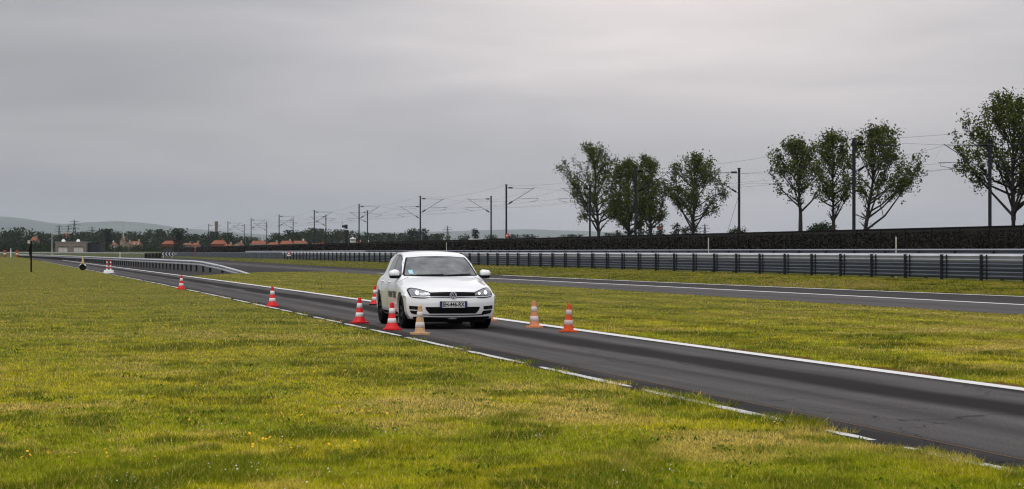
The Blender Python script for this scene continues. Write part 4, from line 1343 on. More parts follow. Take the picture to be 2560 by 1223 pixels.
# cone standing on a half-white tyre at the lane's left edge, far back
Yq = ground_Y(676)
g = empty('painted_tyre', (ray(207, Yq), Yq, z1(Yq)), label='upright tyre painted white on top, at the left edge of the lane far back', cat='tyre')
tp = [(0.13, -0.09), (0.20, -0.11), (0.235, -0.07), (0.245, 0.0), (0.235, 0.07), (0.20, 0.11), (0.13, 0.09)]
MB().lathe(tp, 24, 'y', (0, 0, 0.24), close=True).build('tyre', M['rubber'], g, smooth=True)
wm_ = MB()
vs, fs = [], []
for i in range(13):
    a = R(20 + 140 * i / 12)
    for rr, yy in ((0.205, -0.118), (0.248, -0.07), (0.252, 0.0), (0.248, 0.07)):
        vs.append((rr * math.cos(a), yy, 0.24 + rr * math.sin(a)))
for i in range(12):
    for k in range(3):
        fs.append((i * 4 + k, i * 4 + k + 1, i * 4 + k + 5, i * 4 + k + 4))
MB().add(vs, fs).build('white_paint', M['white'], g, smooth=True)
MB().lathe([(0.0, -0.05), (0.14, -0.05), (0.14, 0.05), (0.0, 0.05)], 16, 'y', (0, 0, 0.24)).build('inner_disc', M['black_plastic'], g)
cone(207, 0, 'yellow', 'faded yellow cone standing on the half-white tyre', 0.0, pos=(ray(207, Yq), Yq, z1(Yq) + 0.49))

# two striped poles on a white block
Yq = ground_Y(683)
g = empty('striped_bollard', (ray(272, Yq), Yq, z1(Yq)), label='pair of red and white striped poles on a white block beside the lane', cat='bollard')
MB().box((0, 0, 0.10), (0.62, 0.42, 0.20), taper=0.82).build('block', M['white'], g)
for s, top in ((-0.11, 0.76), (0.11, 0.82)):
    po = MB().tube([(s, 0, 0.15), (s, 0, top)], 0.045, 12).build('pole', M['white'], g)
    for k, (a, b) in enumerate(((0.28, 0.38), (0.50, 0.62), (0.72, top + 0.005))):
        MB().lathe([(0.044, a), (0.052, a + 0.003), (0.052, b - 0.003), (0.02, b + 0.004)], 12, 'z', (s, 0, 0)).build('stripe', CM['red'][0], po)

# ------------------------------------------------------------------ the white hatchback
CAR = empty('hatchback_car', (-1.495, 43.50, 0.006), (0, 0, math.atan2(-0.978, 0.208)), label='white five-door hatchback with lit headlights driving towards the camera', cat='car')
CAR.scale = (0.97, 0.95, 0.985)
def sstep(a, b, x):
    t = min(1, max(0, (x - a) / (b - a)))
    return t * t * (3 - 2 * t)
PROF = [(2.06, 0.175), (2.095, 0.215), (2.115, 0.30), (2.128, 0.40), (2.128, 0.48), (2.112, 0.545), (2.100, 0.585), (2.085, 0.625), (2.065, 0.665), (2.025, 0.705), (1.94, 0.745), (1.80, 0.785), (1.60, 0.830), (1.40, 0.872), (1.20, 0.910), (1.06, 0.935), (1.01, 0.945),
        (0.90, 1.000), (0.75, 1.082), (0.60, 1.160), (0.45, 1.232), (0.30, 1.295), (0.18, 1.338), (0.05, 1.372), (-0.15, 1.402), (-0.40, 1.422), (-0.70, 1.430), (-1.00, 1.424), (-1.30, 1.404), (-1.55, 1.375), (-1.78, 1.335), (-1.83, 1.31),
        (-1.80, 1.25), (-1.88, 1.12), (-1.98, 0.99), (-2.045, 0.93), (-2.06, 0.80), (-2.09, 0.70), (-2.12, 0.60), (-2.12, 0.42), (-2.08, 0.30), (-1.95, 0.24), (-1.0, 0.20), (0.0, 0.19), (1.0, 0.185), (1.8, 0.17)]
def body_mesh():
    # densify the side profile
    P = []
    for i in range(len(PROF)):
        a, b = PROF[i], PROF[(i + 1) % len(PROF)]
        n = max(1, int(math.hypot(b[0] - a[0], b[1] - a[1]) / 0.06))
        for k in range(n):
            P.append((a[0] + (b[0] - a[0]) * k / n, a[1] + (b[1] - a[1]) * k / n))
    up_y = [0, .38, .51, .585, .635, .68, .735, .775, .80, .845, .866, .882, .892, .899]
    up_z = [1.60, 1.46, 1.43, 1.395, 1.335, 1.25, 1.10, .965, .94, .905, .87, .82, .75, .62]
    lo_y = [0, .78, .82, .86, .885, .897, .899]
    lo_z = [0, 0, .20, .25, .33, .48, .60]
    ys = [0, .1, .2, .3, .4, .48, .54, .58, .605, .63, .655, .68, .70, .72, .735, .755, .775, .79, .81, .835, .85, .862, .872, .88, .886, .891, .895, .898]
    ys = [-y for y in reversed(ys[1:])] + ys
    v, f = [], []
    n = len(P)
    for y in ys:
        ay = abs(y)
        t = ay / 0.9
        for x, z in P:
            wF = sstep(0.95, 2.12, x)
            wR = sstep(-1.1, -2.12, x)
            pl = 1.0 - 0.03 * sstep(1.3, 2.1, x) - 0.02 * sstep(-1.5, -2.1, x)   # plan taper
            e = ay / pl
            tl = sstep(-0.2, -1.85, x)                      # cabin and shoulders narrow towards the tail
            uy = [q * (1 - tl * float(np.interp(h, [.62, .75, .82, .87, .94, .965, 1.10, 1.33], [0, .006, .02, .032, .05, .06, .095, .125]))) for q, h in zip(up_y, up_z)]
            nx = x - wF * (0.34 * t ** 2.7) - 0.15 * (min(ay, .75) / 0.7) ** 2 * sstep(-0.1, 0.9, x) * (1 - sstep(1.05, 2.0, x)) * sstep(0.8, 0.93, z)
            nx += wR * 0.24 * t ** 2.6
            c = 0.085 if x < 0.9 else 0.05
            nz = z - (c * ay * ay + 0.9 * max(0, ay - 0.60) ** 2 * (1.0 if x > 0.9 else 0.0)) * sstep(0.55, 0.80, z)
            zmx = float(np.interp(e, uy, up_z)); zmn = float(np.interp(e, lo_y, lo_z))
            nz = max(min(nz, zmx), zmn)
            v.append((nx, y, nz))
    for j in range(len(ys) - 1):
        for i in range(n):
            i2 = (i + 1) % n
            f.append((j * n + i, j * n + i2, (j + 1) * n + i2, (j + 1) * n + i))
    f.append(tuple(range(n)))
    f.append(tuple((len(ys) - 1) * n + i for i in reversed(range(n))))
    me = MB().add(v, f).mesh('car_shell')
    o = bpy.data.objects.new('car_tmp', me); COL.objects.link(o)
    rm = o.modifiers.new('r', 'REMESH'); rm.mode = 'VOXEL'; rm.voxel_size = 0.0125
    sm = o.modifiers.new('s', 'SMOOTH'); sm.factor = 0.5; sm.iterations = 6
    cut = MB()
    for ax in (1.25, -1.387):
        for s in (-1, 1):
            cut.lathe([(0.0, 0.50 * s), (0.352, 0.50 * s), (0.352, 1.1 * s), (0.0, 1.1 * s)], 48, 'y', (ax, 0, 0.318))
    co = bpy.data.objects.new('cut_tmp', cut.mesh('cut_tmp')); COL.objects.link(co)
    bo = o.modifiers.new('b', 'BOOLEAN'); bo.operation = 'DIFFERENCE'; bo.object = co; bo.solver = 'EXACT'
    dg = bpy.context.evaluated_depsgraph_get()
    dg.update()
    out = bpy.data.meshes.new_from_object(o.evaluated_get(dg))
    out.name = 'car_body'
    bpy.data.objects.remove(o); bpy.data.objects.remove(co)
    out.materials.clear(); out.materials.append(M['white_paint'])
    out.polygons.foreach_set('use_smooth', [True] * len(out.polygons))
    try:
        out.set_sharp_from_angle(angle=R(50))
    except Exception:
        pass
    return out
bme = body_mesh()
link('body', bme, CAR)
bmv = [v.co.copy() for v in bme.vertices]
BV = BVHTree.FromPolygons(bmv, [tuple(p.vertices) for p in bme.polygons])

def cast(u, v, ax):
    """hit on the body from the front ('f'), a side ('l'/'r') or above ('t')"""
    if ax == 'f': o, d = Vector((4, u, v)), Vector((-1, 0, 0))
    elif ax == 'l': o, d = Vector((u, 3, v)), Vector((0, -1, 0))
    elif ax == 'r': o, d = Vector((u, -3, v)), Vector((0, 1, 0))
    else: o, d = Vector((u, v, 4)), Vector((0, 0, -1))
    h, n, i, _ = BV.ray_cast(o, d)
    if h is None:
        h, n, i, _ = BV.find_nearest(o + d * 3)
    if n.dot(d) > 0: n = -n
    return h, n

def patch(name, poly, ax, m, parent, off=0.004, res=0.05, skirt=0.008, smooth=True):
    """panel laid over the body's own surface inside a 2-D outline, with returned edges"""
    bm = bmesh.new()
    vs = [bm.verts.new((u, v, 0)) for u, v in poly]
    bm.faces.new(vs)
    bmesh.ops.triangulate(bm, faces=bm.faces)
    for _ in range(6):
        long_ = [e for e in bm.edges if e.calc_length() > res]
        if not long_: break
        bmesh.ops.subdivide_edges(bm, edges=long_, cuts=1)
        bmesh.ops.triangulate(bm, faces=[f for f in bm.faces if len(f.verts) > 3])
    bmesh.ops.beautify_fill(bm, faces=bm.faces, edges=bm.edges)
    nrm = {}
    for v in bm.verts:
        h, n = cast(v.co.x, v.co.y, ax)
        nrm[v] = n
        v.co = h + n * off
    be = [e for e in bm.edges if len(e.link_faces) == 1]
    dup = {}
    for e in be:
        for v in e.verts:
            if v not in dup:
                dup[v] = bm.verts.new(v.co - nrm[v] * (off + skirt))
    for e in be:
        a, b = e.verts
        try: bm.faces.new((a, b, dup[b], dup[a]))
        except ValueError: pass
    bmesh.ops.recalc_face_normals(bm, faces=bm.faces)
    me = bpy.data.meshes.new(name); bm.to_mesh(me); bm.free()
    if smooth:
        me.polygons.foreach_set('use_smooth', [True] * len(me.polygons))
        try: me.set_sharp_from_angle(angle=R(40))
        except Exception: pass
    return link(name, me, parent, m)

def rounded(poly, r=0.02, n=3):
    out = []
    k = len(poly)
    for i in range(k):
        p = Vector(poly[i]); a = Vector(poly[i - 1]); b = Vector(poly[(i + 1) % k])
        da, db = (a - p), (b - p)
        q = min(r, da.length * 0.45, db.length * 0.45)
        s, e = p + da.normalized() * q, p + db.normalized() * q
        for j in range(n + 1):
            t = j / n
            w = s * (1 - t) ** 2 + p * 2 * t * (1 - t) + e * t * t
            out.append((w.x, w.y))
    return out
def inset(poly, k):
    cx = sum(p[0] for p in poly) / len(poly); cy = sum(p[1] for p in poly) / len(poly)
    out = []
    for p in poly:
        d = Vector((p[0] - cx, p[1] - cy)); L = d.length
        d = d * max(0, (L - k) / L)
        out.append((cx + d.x, cy + d.y))
    return out
def line_strip(name, pts, w, ax, m, parent, off=0.003):
    """thin band following the body: shut lines and trims"""
    P = [Vector(p) for p in pts]
    fine = []
    for i in range(len(P) - 1):
        n = max(1, int((P[i + 1] - P[i]).length / 0.04))
        fine += [P[i] + (P[i + 1] - P[i]) * k / n for k in range(n)]
    fine.append(P[-1])
    L, Rr = [], []
    for i, p in enumerate(fine):
        d = (fine[min(i + 1, len(fine) - 1)] - fine[max(i - 1, 0)]).normalized()
        s = Vector((-d.y, d.x)) * w / 2
        L.append(p + s); Rr.append(p - s)
    v, f = [], []
    for a, b in zip(L, Rr):
        for q in (a, b):
            h, n = cast(q.x, q.y, ax)
            v.append(h + n * off)
    for i in range(len(fine) - 1):
        f.append((2 * i, 2 * i + 1, 2 * i + 3, 2 * i + 2))
    return MB().add(v, f).build(name, m, parent)

# glass
m, n, l, b = new_mat('car_glass')
b.inputs['Base Color'].default_value = (0.030, 0.034, 0.036, 1)
b.inputs['Roughness'].default_value = 0.04
b.inputs['IOR'].default_value = 1.8
t_ = N(n, 'ShaderNodeTexCoord'); q_ = N(n, 'ShaderNodeTexNoise'); q_.inputs['Scale'].default_value = 3.2; q_.inputs['Detail'].default_value = 3
l.new(t_.outputs['Object'], q_.inputs['Vector'])
cr = N(n, 'ShaderNodeValToRGB'); cr.color_ramp.elements[0].position = 0.35; cr.color_ramp.elements[1].position = 0.7
cr.color_ramp.elements[0].color = (0.018, 0.020, 0.022, 1); cr.color_ramp.elements[1].color = (0.13, 0.145, 0.14, 1)  # pale grey blotches in the colour stand in for reflections on the glass
l.new(q_.outputs[0], cr.inputs[0]); l.new(cr.outputs[0], b.inputs['Base Color'])
M['glass_car'] = m

ws = [(-0.742, 0.962), (-0.40, 0.952), (0, 0.948), (0.40, 0.952), (0.742, 0.962), (0.700, 1.10), (0.640, 1.235), (0.598, 1.305), (0.30, 1.325), (0, 1.330), (-0.30, 1.325), (-0.598, 1.305), (-0.640, 1.235), (-0.700, 1.10)]
fr = patch('windshield_frame', rounded(ws, 0.018), 'f', M['gloss_black'], CAR, 0.004)
patch('windshield', rounded(inset(ws, 0.034), 0.015), 'f', M['glass_car'], CAR, 0.009)
st = patch('sticker', [(-0.625, 0.99), (-0.54, 0.99), (-0.545, 1.06), (-0.62, 1.06)], 'f', M['sticker'], CAR, 0.014)
patch('mirror_sensor', rounded([(-0.17, 1.318), (0.17, 1.318), (0.12, 1.285), (0.05, 1.275), (0.04, 1.245), (-0.04, 1.245), (-0.05, 1.275), (-0.12, 1.285)], 0.01), 'f', M['gloss_black'], CAR, 0.008)
for a, c in (((0.10, 0.967), (0.60, 0.985)), ((-0.50, 0.968), (0.02, 0.980))):
    line_strip('wiper', [a, c], 0.014, 'f', M['black_plastic'], CAR, 0.014)
# side windows and door lines
for ax, s in (('r', -1), ('l', 1)):
    fw = [(0.66, 0.985), (0.44, 1.135), (0.20, 1.255), (-0.02, 1.315), (-0.26, 1.338), (-0.245, 0.995)]
    rw = [(-0.305, 0.995), (-0.32, 1.340), (-0.62, 1.345), (-0.95, 1.325), (-1.16, 1.20), (-1.22, 1.06), (-1.10, 1.01)]
    patch('side_window_trim', rounded([(0.72, 0.968), (0.45, 1.155), (0.20, 1.278), (-0.02, 1.336), (-0.30, 1.360), (-0.65, 1.366), (-0.97, 1.345), (-1.20, 1.21), (-1.27, 1.05), (-1.12, 0.985)], 0.03), ax, M['gloss_black'], CAR, 0.002)
    patch('front_side_window', rounded(fw, 0.02), ax, M['glass_car'], CAR, 0.006)
    patch('rear_side_window', rounded(rw, 0.02), ax, M['glass_car'], CAR, 0.006)
    line_strip('door_seam', [(0.84, 0.94), (0.84, 0.62), (0.80, 0.30)], 0.010, ax, M['black_plastic'], CAR)
    line_strip('door_seam', [(-0.285, 0.97), (-0.27, 0.60), (-0.30, 0.29)], 0.010, ax, M['black_plastic'], CAR)
    line_strip('door_seam', [(-1.18, 0.98), (-1.08, 0.70), (-0.98, 0.42)], 0.010, ax, M['black_plastic'], CAR)
    line_strip('crease_shade', [(1.55, 0.742), (0.4, 0.765), (-1.0, 0.785), (-1.9, 0.80)], 0.006, ax, M['door'], CAR, 0.002)  # grey strip on the smooth body, painting in the shade of a crease
    line_strip('sill_trim', [(0.86, 0.262), (0.0, 0.255), (-1.0, 0.262)], 0.05, ax, M['black_plastic'], CAR)
    for hx in (-0.12, -0.98):
        hd_ = MB()
        h0, n0 = cast(hx, 0.835, ax)
        hd_.tube([h0 + Vector((-0.10, 0.0, 0)) , h0 + Vector((-0.07, s * 0.030, 0.004)), h0 + Vector((0.07, s * 0.030, 0.004)), h0 + Vector((0.10, 0.0, 0))], [0.012, 0.016, 0.016, 0.012], 8)
        hd_.build('door_handle', M['white_paint'], CAR, smooth=True)
    # door mirror
    mc = MB()
    ring = []
    cx, cy, cz = 0.70, s * 0.905, 1.000
    prof = [(-0.085, 0.35), (-0.07, 0.78), (-0.02, 1.0), (0.03, 0.92), (0.065, 0.68), (0.085, 0.30)]
    vs, fs = [], []
    nn = 16
    for dx, k in prof:
        for j in range(nn):
            a = 2 * math.pi * j / nn
            ca, sa = math.cos(a), math.sin(a)
            oy = (abs(ca) ** 0.75) * math.copysign(1, ca) * 0.112 * k
            oz = (abs(sa) ** 0.8) * math.copysign(1, sa) * 0.074 * k
            vs.append((cx + dx, cy + oy + 0.01 * s, cz + oz + (0.012 * k if oy * s < 0 else 0)))
    for i in range(len(prof) - 1):
        for j in range(nn):
            j2 = (j + 1) % nn
            fs.append((i * nn + j, i * nn + j2, (i + 1) * nn + j2, (i + 1) * nn + j))
    fs += [tuple(range(nn)), tuple((len(prof) - 1) * nn + j for j in reversed(range(nn)))]
    mir = MB().add(vs, fs).build('door_mirror', M['white_paint'], CAR, smooth=True)
    MB().lathe([(0.0, -0.04), (0.075, -0.038), (0.100, -0.012), (0.106, 0.012), (0.0, 0.014)], 20, 'z', (cx, cy + 0.008 * s, cz - 0.048)).build('mirror_lower', M['black_plastic'], mir)
    MB().tube([(cx + 0.0, s * 0.78, 0.945), (cx, s * 0.845, 0.945), (cx, s * 0.89, 0.955)], [0.03, 0.024, 0.026], 8).build('mirror_stalk', M['black_plastic'], mir)
    MB().box((cx - 0.084, cy, cz + 0.005), (0.006, 0.16, 0.10)).build('mirror_glass', M['glass_car'], mir)

# headlamps
m, n, l, b = new_mat('lit_lamp')
b.inputs['Base Color'].default_value = (0.9, 0.9, 0.85, 1)
b.inputs['Emission Color'].default_value = (1.0, 0.96, 0.82, 1)
b.inputs['Emission Strength'].default_value = 3.0
M['lit'] = m
HL = [(.818, .712), (.755, .752), (.63, .734), (.50, .696), (.420, .668), (.410, .590), (.53, .560), (.67, .564), (.785, .582), (.820, .64)]
for s in (-1, 1):
    sg = lambda P: [(s * a, c) for a, c in P]
    hl = patch('headlight', rounded(sg(HL), 0.02), 'f', M['gloss_black'], CAR, 0.006, 0.02)
    patch('reflector', rounded(sg([(.797, .700), (.745, .735), (.63, .718), (.50, .680), (.44, .656), (.435, .618), (.60, .604), (.785, .612)]), 0.015), 'f', M['lens'], hl, 0.009, 0.02)
    circ = [(s * (0.665 + 0.032 * math.cos(a)), 0.660 + 0.030 * math.sin(a)) for a in np.linspace(0, 2 * math.pi, 18, endpoint=False)]
    patch('projector_lamp', circ, 'f', M['lit'], hl, 0.014, 0.02)
    circ = [(s * (0.525 + 0.022 * math.cos(a)), 0.645 + 0.018 * math.sin(a)) for a in np.linspace(0, 2 * math.pi, 12, endpoint=False)]
    patch('side_lamp', circ, 'f', M['lens'] if s < 0 else M['lit'], hl, 0.014, 0.02)
    line_strip('chrome_strip', sg([(.43, .594), (.53, .585), (.66, .588), (.775, .600)]), 0.016, 'f', M['silver'], hl, 0.012)
    # fog lamp inserts
    fg = patch('fog_grille', rounded(sg([(.815, .425), (.610, .412), (.618, .350), (.808, .360)]), 0.012), 'f', M['black_plastic'], CAR, 0.006, 0.02)
    patch('fog_lamp', rounded(sg([(.765, .405), (.715, .402), (.717, .362), (.765, .366)]), 0.01), 'f', M['lens'], fg, 0.006, 0.03)
    patch('fog_grille', rounded(sg([(.805, .338), (.605, .328), (.565, .268), (.66, .262), (.770, .282)]), 0.012), 'f', M['black_plastic'], CAR, 0.006, 0.02)
# grille, badge, plate, lower grille, lip
gr_ = patch('grille', [(-.43, .668), (-.2, .675), (0, .677), (.2, .675), (.43, .668), (.425, .580), (.2, .573), (0, .572), (-.2, .573), (-.425, .580)], 'f', M['gloss_black'], CAR, 0.007, 0.02)
for zz in (0.632,):
    line_strip('grille_slat', [(-.42, zz), (0, zz + 0.002), (.42, zz)], 0.008, 'f', M['gloss_black'], gr_, 0.012)
line_strip('chrome_strip', [(-.425, .590), (0, .585), (.425, .590)], 0.010, 'f', M['chrome'], gr_, 0.014)
h0, n0 = cast(0, 0.600, 'f')
bx, bz = h0.x + 0.022, 0.617
bd = MB().lathe([(0.0, 0.0), (0.060, 0.0), (0.060, 0.008), (0.0, 0.008)], 28, 'x', (bx - 0.012, 0, bz)).build('badge', M['gloss_black'], CAR)
MB().lathe([(0.056, 0.0), (0.056, 0.014), (0.067, 0.014), (0.068, 0.0)], 36, 'x', (bx - 0.010, 0, bz), close=True).build('badge_ring', M['silver'], bd)
def stroke(pts, w):
    mb = MB()
    for a, c in zip(pts[:-1], pts[1:]):
        a, c = Vector(a), Vector(c)
        d = (c - a).normalized(); q = Vector((-d.y, d.x)) * w / 2
        mb.extrude([tuple(a + q), tuple(c + q), tuple(c - q), tuple(a - q)], bx - 0.003, bx + 0.005, lambda u, v, h: (h, u, bz + v))
    return mb
stroke([(-0.024, 0.052), (0.0, 0.006), (0.024, 0.052)], 0.011).build('badge_letter', M['silver'], bd)
stroke([(-0.046, 0.034), (-0.020, -0.050), (0.0, -0.004), (0.020, -0.050), (0.046, 0.034)], 0.011).build('badge_letter', M['silver'], bd)
lg = patch('lower_grille', rounded([(-.535, .404), (.535, .404), (.51, .345), (.45, .283), (-.45, .283), (-.51, .345)], 0.02), 'f', M['black_plastic'], CAR, 0.006, 0.025)
for zz in (0.375, 0.35, 0.325):
    line_strip('grille_slat', [(-.46, zz), (0, zz), (.46, zz)], 0.008, 'f', M['gloss_black'], lg, 0.012)
line_strip('bumper_slot', [(-.62, .262), (-.4, .252), (0, .250), (.4, .252), (.62, .262)], 0.018, 'f', M['black_plastic'], CAR, 0.006)
line_strip('front_skirt', [(-.74, .205), (0, .194), (.74, .205)], 0.040, 'f', M['black_plastic'], CAR, 0.007)
line_strip('hood_seam', [(-.735, .752), (-.62, .728), (-.43, .664), (0, .668), (.43, .664), (.62, .728), (.735, .752)], 0.006, 'f', M['black_plastic'], CAR, 0.001)
MB().box((-0.05, 0, 0.20), (3.6, 1.42, 0.10)).build('underbody', M['black_plastic'], CAR)
MB().box((1.70, 0, 0.17), (0.5, 1.30, 0.10)).build('engine_tray', M['black_plastic'], CAR)

def text_mesh(s, size, bold=0.0, name='lettering', sx=1.0):
    cu = bpy.data.curves.new(name, 'FONT')
    cu.body = s; cu.size = size; cu.align_x = 'CENTER'; cu.align_y = 'CENTER'
    cu.offset = bold; cu.extrude = 0.0; cu.resolution_u = 3
    o = bpy.data.objects.new('text_tmp', cu); COL.objects.link(o)
    dg = bpy.context.evaluated_depsgraph_get(); dg.update()
    me = bpy.data.meshes.new_from_object(o.evaluated_get(dg))
    bpy.data.objects.remove(o)
    return me
px_ = cast(0, 0.445, 'f')[0].x + 0.020
pl_ = MB().box((px_, 0, 0.447), (0.012, 0.52, 0.112)).build('license_plate', M['plate_white'], CAR)
for s in (-1, 1):
    MB().box((px_ + 0.002, s * 0.239, 0.447), (0.011, 0.042, 0.111)).build('blue_band', M['plate_blue'], pl_)
MB().box((px_ - 0.004, 0, 0.447), (0.010, 0.535, 0.126)).build('plate_frame', M['black_plastic'], pl_)
tm_ = text_mesh('EH-446-RX', 0.105, 0.003)
w_ = max(v.co.x for v in tm_.vertices) - min(v.co.x for v in tm_.vertices)
h_ = max(v.co.y for v in tm_.vertices) - min(v.co.y for v in tm_.vertices)
for v in tm_.vertices:
    x, y = v.co.x * 0.415 / w_, v.co.y * 0.086 / h_
    v.co = (px_ + 0.0085, x, 0.447 + y)
link('plate_lettering', tm_, pl_, M['ink'])
# door lettering: reads from the rear forwards on the car's right side
tm_ = text_mesh('WORN TIRES', 0.15, 0.006)
w_ = max(v.co.x for v in tm_.vertices) - min(v.co.x for v in tm_.vertices)
for v in tm_.vertices:
    u = 0.33 + v.co.x * 0.94 / w_
    h, nn_ = cast(u, 0.60 + v.co.y * 1.05, 'r')
    v.co = h + nn_ * 0.004
link('door_lettering', tm_, CAR, M['ink'])

# wheels
def wheel(x, y, s):
    ro = empty('wheel', (x, y, 0.316))
    ro.parent = CAR
    t = [(0.205, -0.095), (0.245, -0.103), (0.285, -0.100), (0.308, -0.085), (0.316, -0.05), (0.316, 0.05), (0.308, 0.085), (0.285, 0.100), (0.245, 0.103), (0.205, 0.095)]
    MB().lathe(t, 40, 'y', close=True).build('tyre', M['rubber'], ro, smooth=True)
    rm = MB().lathe([(0.206, 0.098 * s), (0.213, 0.09 * s), (0.195, 0.06 * s), (0.185, -0.09 * s)], 36, 'y')
    for k in range(5):
        a = k * 2 * math.pi / 5 + 0.3
        for da in (-0.16, 0.16):
            d0 = Vector((math.cos(a + da * 0.5), 0, math.sin(a + da * 0.5))); d1 = Vector((math.cos(a + da), 0, math.sin(a + da)))
            rm.tube([d0 * 0.03 + Vector((0, 0.055 * s, 0)), d0 * 0.11 + Vector((0, 0.062 * s, 0)), d1 * 0.205 + Vector((0, 0.082 * s, 0))], [0.020, 0.017, 0.015], 6)
    rm.lathe([(0.0, 0.07 * s), (0.035, 0.068 * s), (0.045, 0.05 * s), (0.045, 0.0)], 16, 'y')
    rm.build('rim', M['rim'], ro, smooth=True)
    MB().lathe([(0.02, 0.0), (0.14, 0.0), (0.14, 0.02 * s), (0.02, 0.02 * s)], 24, 'y').build('brake_disc', M['steel'], ro)
for ax in (1.25, -1.387):
    for s in (-1, 1):
        wheel(ax, s * 0.772, s)
        MB().lathe([(0.05, 0.545 * s), (0.350, 0.545 * s), (0.3505, 0.83 * s)], 40, 'y', (ax, 0, 0.318)).build('wheel_arch_liner', M['black_plastic'], CAR)

# ------------------------------------------------------------------ grass and flowers
def vnoise(x, y, s, seed):
    r = np.random.default_rng(seed)
    T = r.random((256, 256))
    u, v = x / s + 1000.0, y / s + 1000.0
    i, j = np.floor(u).astype(int), np.floor(v).astype(int)
    fu, fv = u - i, v - j
    fu = fu * fu * (3 - 2 * fu); fv = fv * fv * (3 - 2 * fv)
    g = lambda a, b: T[a % 256, b % 256]
    return (g(i, j) * (1 - fu) + g(i + 1, j) * fu) * (1 - fv) + (g(i, j + 1) * (1 - fu) + g(i + 1, j + 1) * fu) * fv
def fbm(x, y, s, seed):
    return 0.5 * vnoise(x, y, s, seed) + 0.28 * vnoise(x, y, s / 2.1, seed + 1) + 0.22 * vnoise(x, y, s / 4.3, seed + 2)
def sm(a, b, x):
    t = np.clip((x - a) / (b - a), 0, 1)
    return t * t * (3 - 2 * t)

C_YEL, C_GRN, C_DRK, C_TAN, C_RED = [np.array(c) for c in ((0.50, 0.45, 0.014), (0.28, 0.32, 0.010), (0.042, 0.078, 0.008), (0.68, 0.50, 0.14), (0.32, 0.16, 0.06))]
def lawn_colour(X, Y, r, edge, mow, dark=1.0):
    """colour and height of each blade from patches of dry, lush and mown grass"""
    n = len(X)
    a = fbm(X, Y * 0.75, 2.6, 31)
    b = fbm(X, Y * 0.8, 0.9, 41)
    d = fbm(X * 0.8, Y, 5.5, 51)
    dry = sm(0.52, 0.66, a * 0.6 + d * 0.4) * sm(0.30, 0.62, b)
    lush = sm(0.56, 0.72, b * 0.55 + (1 - a) * 0.45)
    lush = np.maximum(lush, edge * 0.75)
    c = C_YEL + (C_GRN - C_YEL) * sm(0.35, 0.65, fbm(X, Y, 1.6, 61))[:, None]
    c = c + (C_TAN * 1.05 - c) * dry[:, None]
    c = c + (C_DRK - c) * (lush * 0.85)[:, None]
    if mow is not None:
        c = c * (0.66 + 0.62 * mow)[:, None]
    rnd = r.random(n)
    f1 = vnoise(X, Y * 0.7, 0.13, 131) * 0.6 + vnoise(X, Y * 0.7, 0.055, 135) * 0.4
    f2 = fbm(X, Y * 0.7, 0.38, 141)
    tuft = sm(0.60, 0.78, f1)
    straw = sm(0.57, 0.70, f2) * sm(0.40, 0.58, a)
    c = c + (C_TAN - c) * (straw * 0.65)[:, None]
    c = c * (1 - 0.60 * tuft * (1 - 0.5 * straw))[:, None]
    deep = sm(0.58, 0.70, fbm(X, Y * 0.6, 0.7, 151)) * (1 - dry)
    c = c + (C_DRK - c) * (deep * 0.75)[:, None]
    c = np.where((rnd < 0.12)[:, None], C_TAN * 0.95, c)
    c = np.where(((rnd > 0.955) & (dry + straw > 0.3))[:, None], C_RED, c)
    c = c * (r.uniform(0.28, 1.0, n) ** 1.2 * 2.1)[:, None] * dark
    h = (0.020 + 0.020 * r.random(n) + 0.026 * lush + 0.016 * edge + 0.016 * deep - 0.006 * dry) * (0.5 + 0.5 * f1) * (1 - 0.40 * sm(24, 70, Y))
    lowl = 0.40 * sm(24, 14, Y) * sm(0.35, 0.6, d)
    c = c + (C_GRN * 0.8 - c) * lowl[:, None]
    return c, h, lush, dry

def blades(name, X, Y, Z, c, h, wpx, r, label, lean=1.0):
    n = len(X)
    w = np.maximum(0.0045, wpx * Y / (FPX * 0.4)) * r.uniform(0.7, 1.4, n)
    h = h * r.uniform(0.6, 1.5, n)
    th = r.uniform(0, 2 * math.pi, n)
    # base across a random direction, tip bent over
    bx, by = np.cos(th) * w / 2, np.sin(th) * w / 2
    la = r.uniform(0, 2 * math.pi, n); ll = h * lean * r.uniform(0.1, 1.3, n)
    p0 = np.c_[X - bx, Y - by, Z - 0.004]
    p1 = np.c_[X + bx, Y + by, Z - 0.004]
    p2 = np.c_[X + np.cos(la) * ll, Y + np.sin(la) * ll, Z + h]
    v = np.stack([p0, p1, p2], 1).reshape(-1, 3)
    f = np.arange(3 * n).reshape(n, 3)
    cc = np.repeat(c, 3, 0).reshape(n, 3, 3).copy()
    cc[:, 2] *= 1.12
    o = link(name, np_mesh(name, v, f, M['grass'], col=cc.reshape(-1, 3)))
    tag(o, label, 'grass', kind='stuff')

def sample(n, py0, py1, xf0, xf1, r, power=1.0):
    """random ground points spread evenly by viewing row, between two boundary curves"""
    py = py0 + (py1 - py0) * r.random(n) ** power
    tab = np.linspace(615, 1300, 1400)
    Yt = np.array([ground_Y(q) for q in tab])
    Y = np.interp(py, tab, Yt)
    x0, x1 = xf0(Y), xf1(Y)
    wdt = np.maximum(0, x1 - x0) / Y
    keep = r.random(n) < wdt / max(1e-6, wdt.max())
    Y, x0, x1 = Y[keep], x0[keep], x1[keep]
    return x0 + (x1 - x0) * r.random(len(Y)), Y

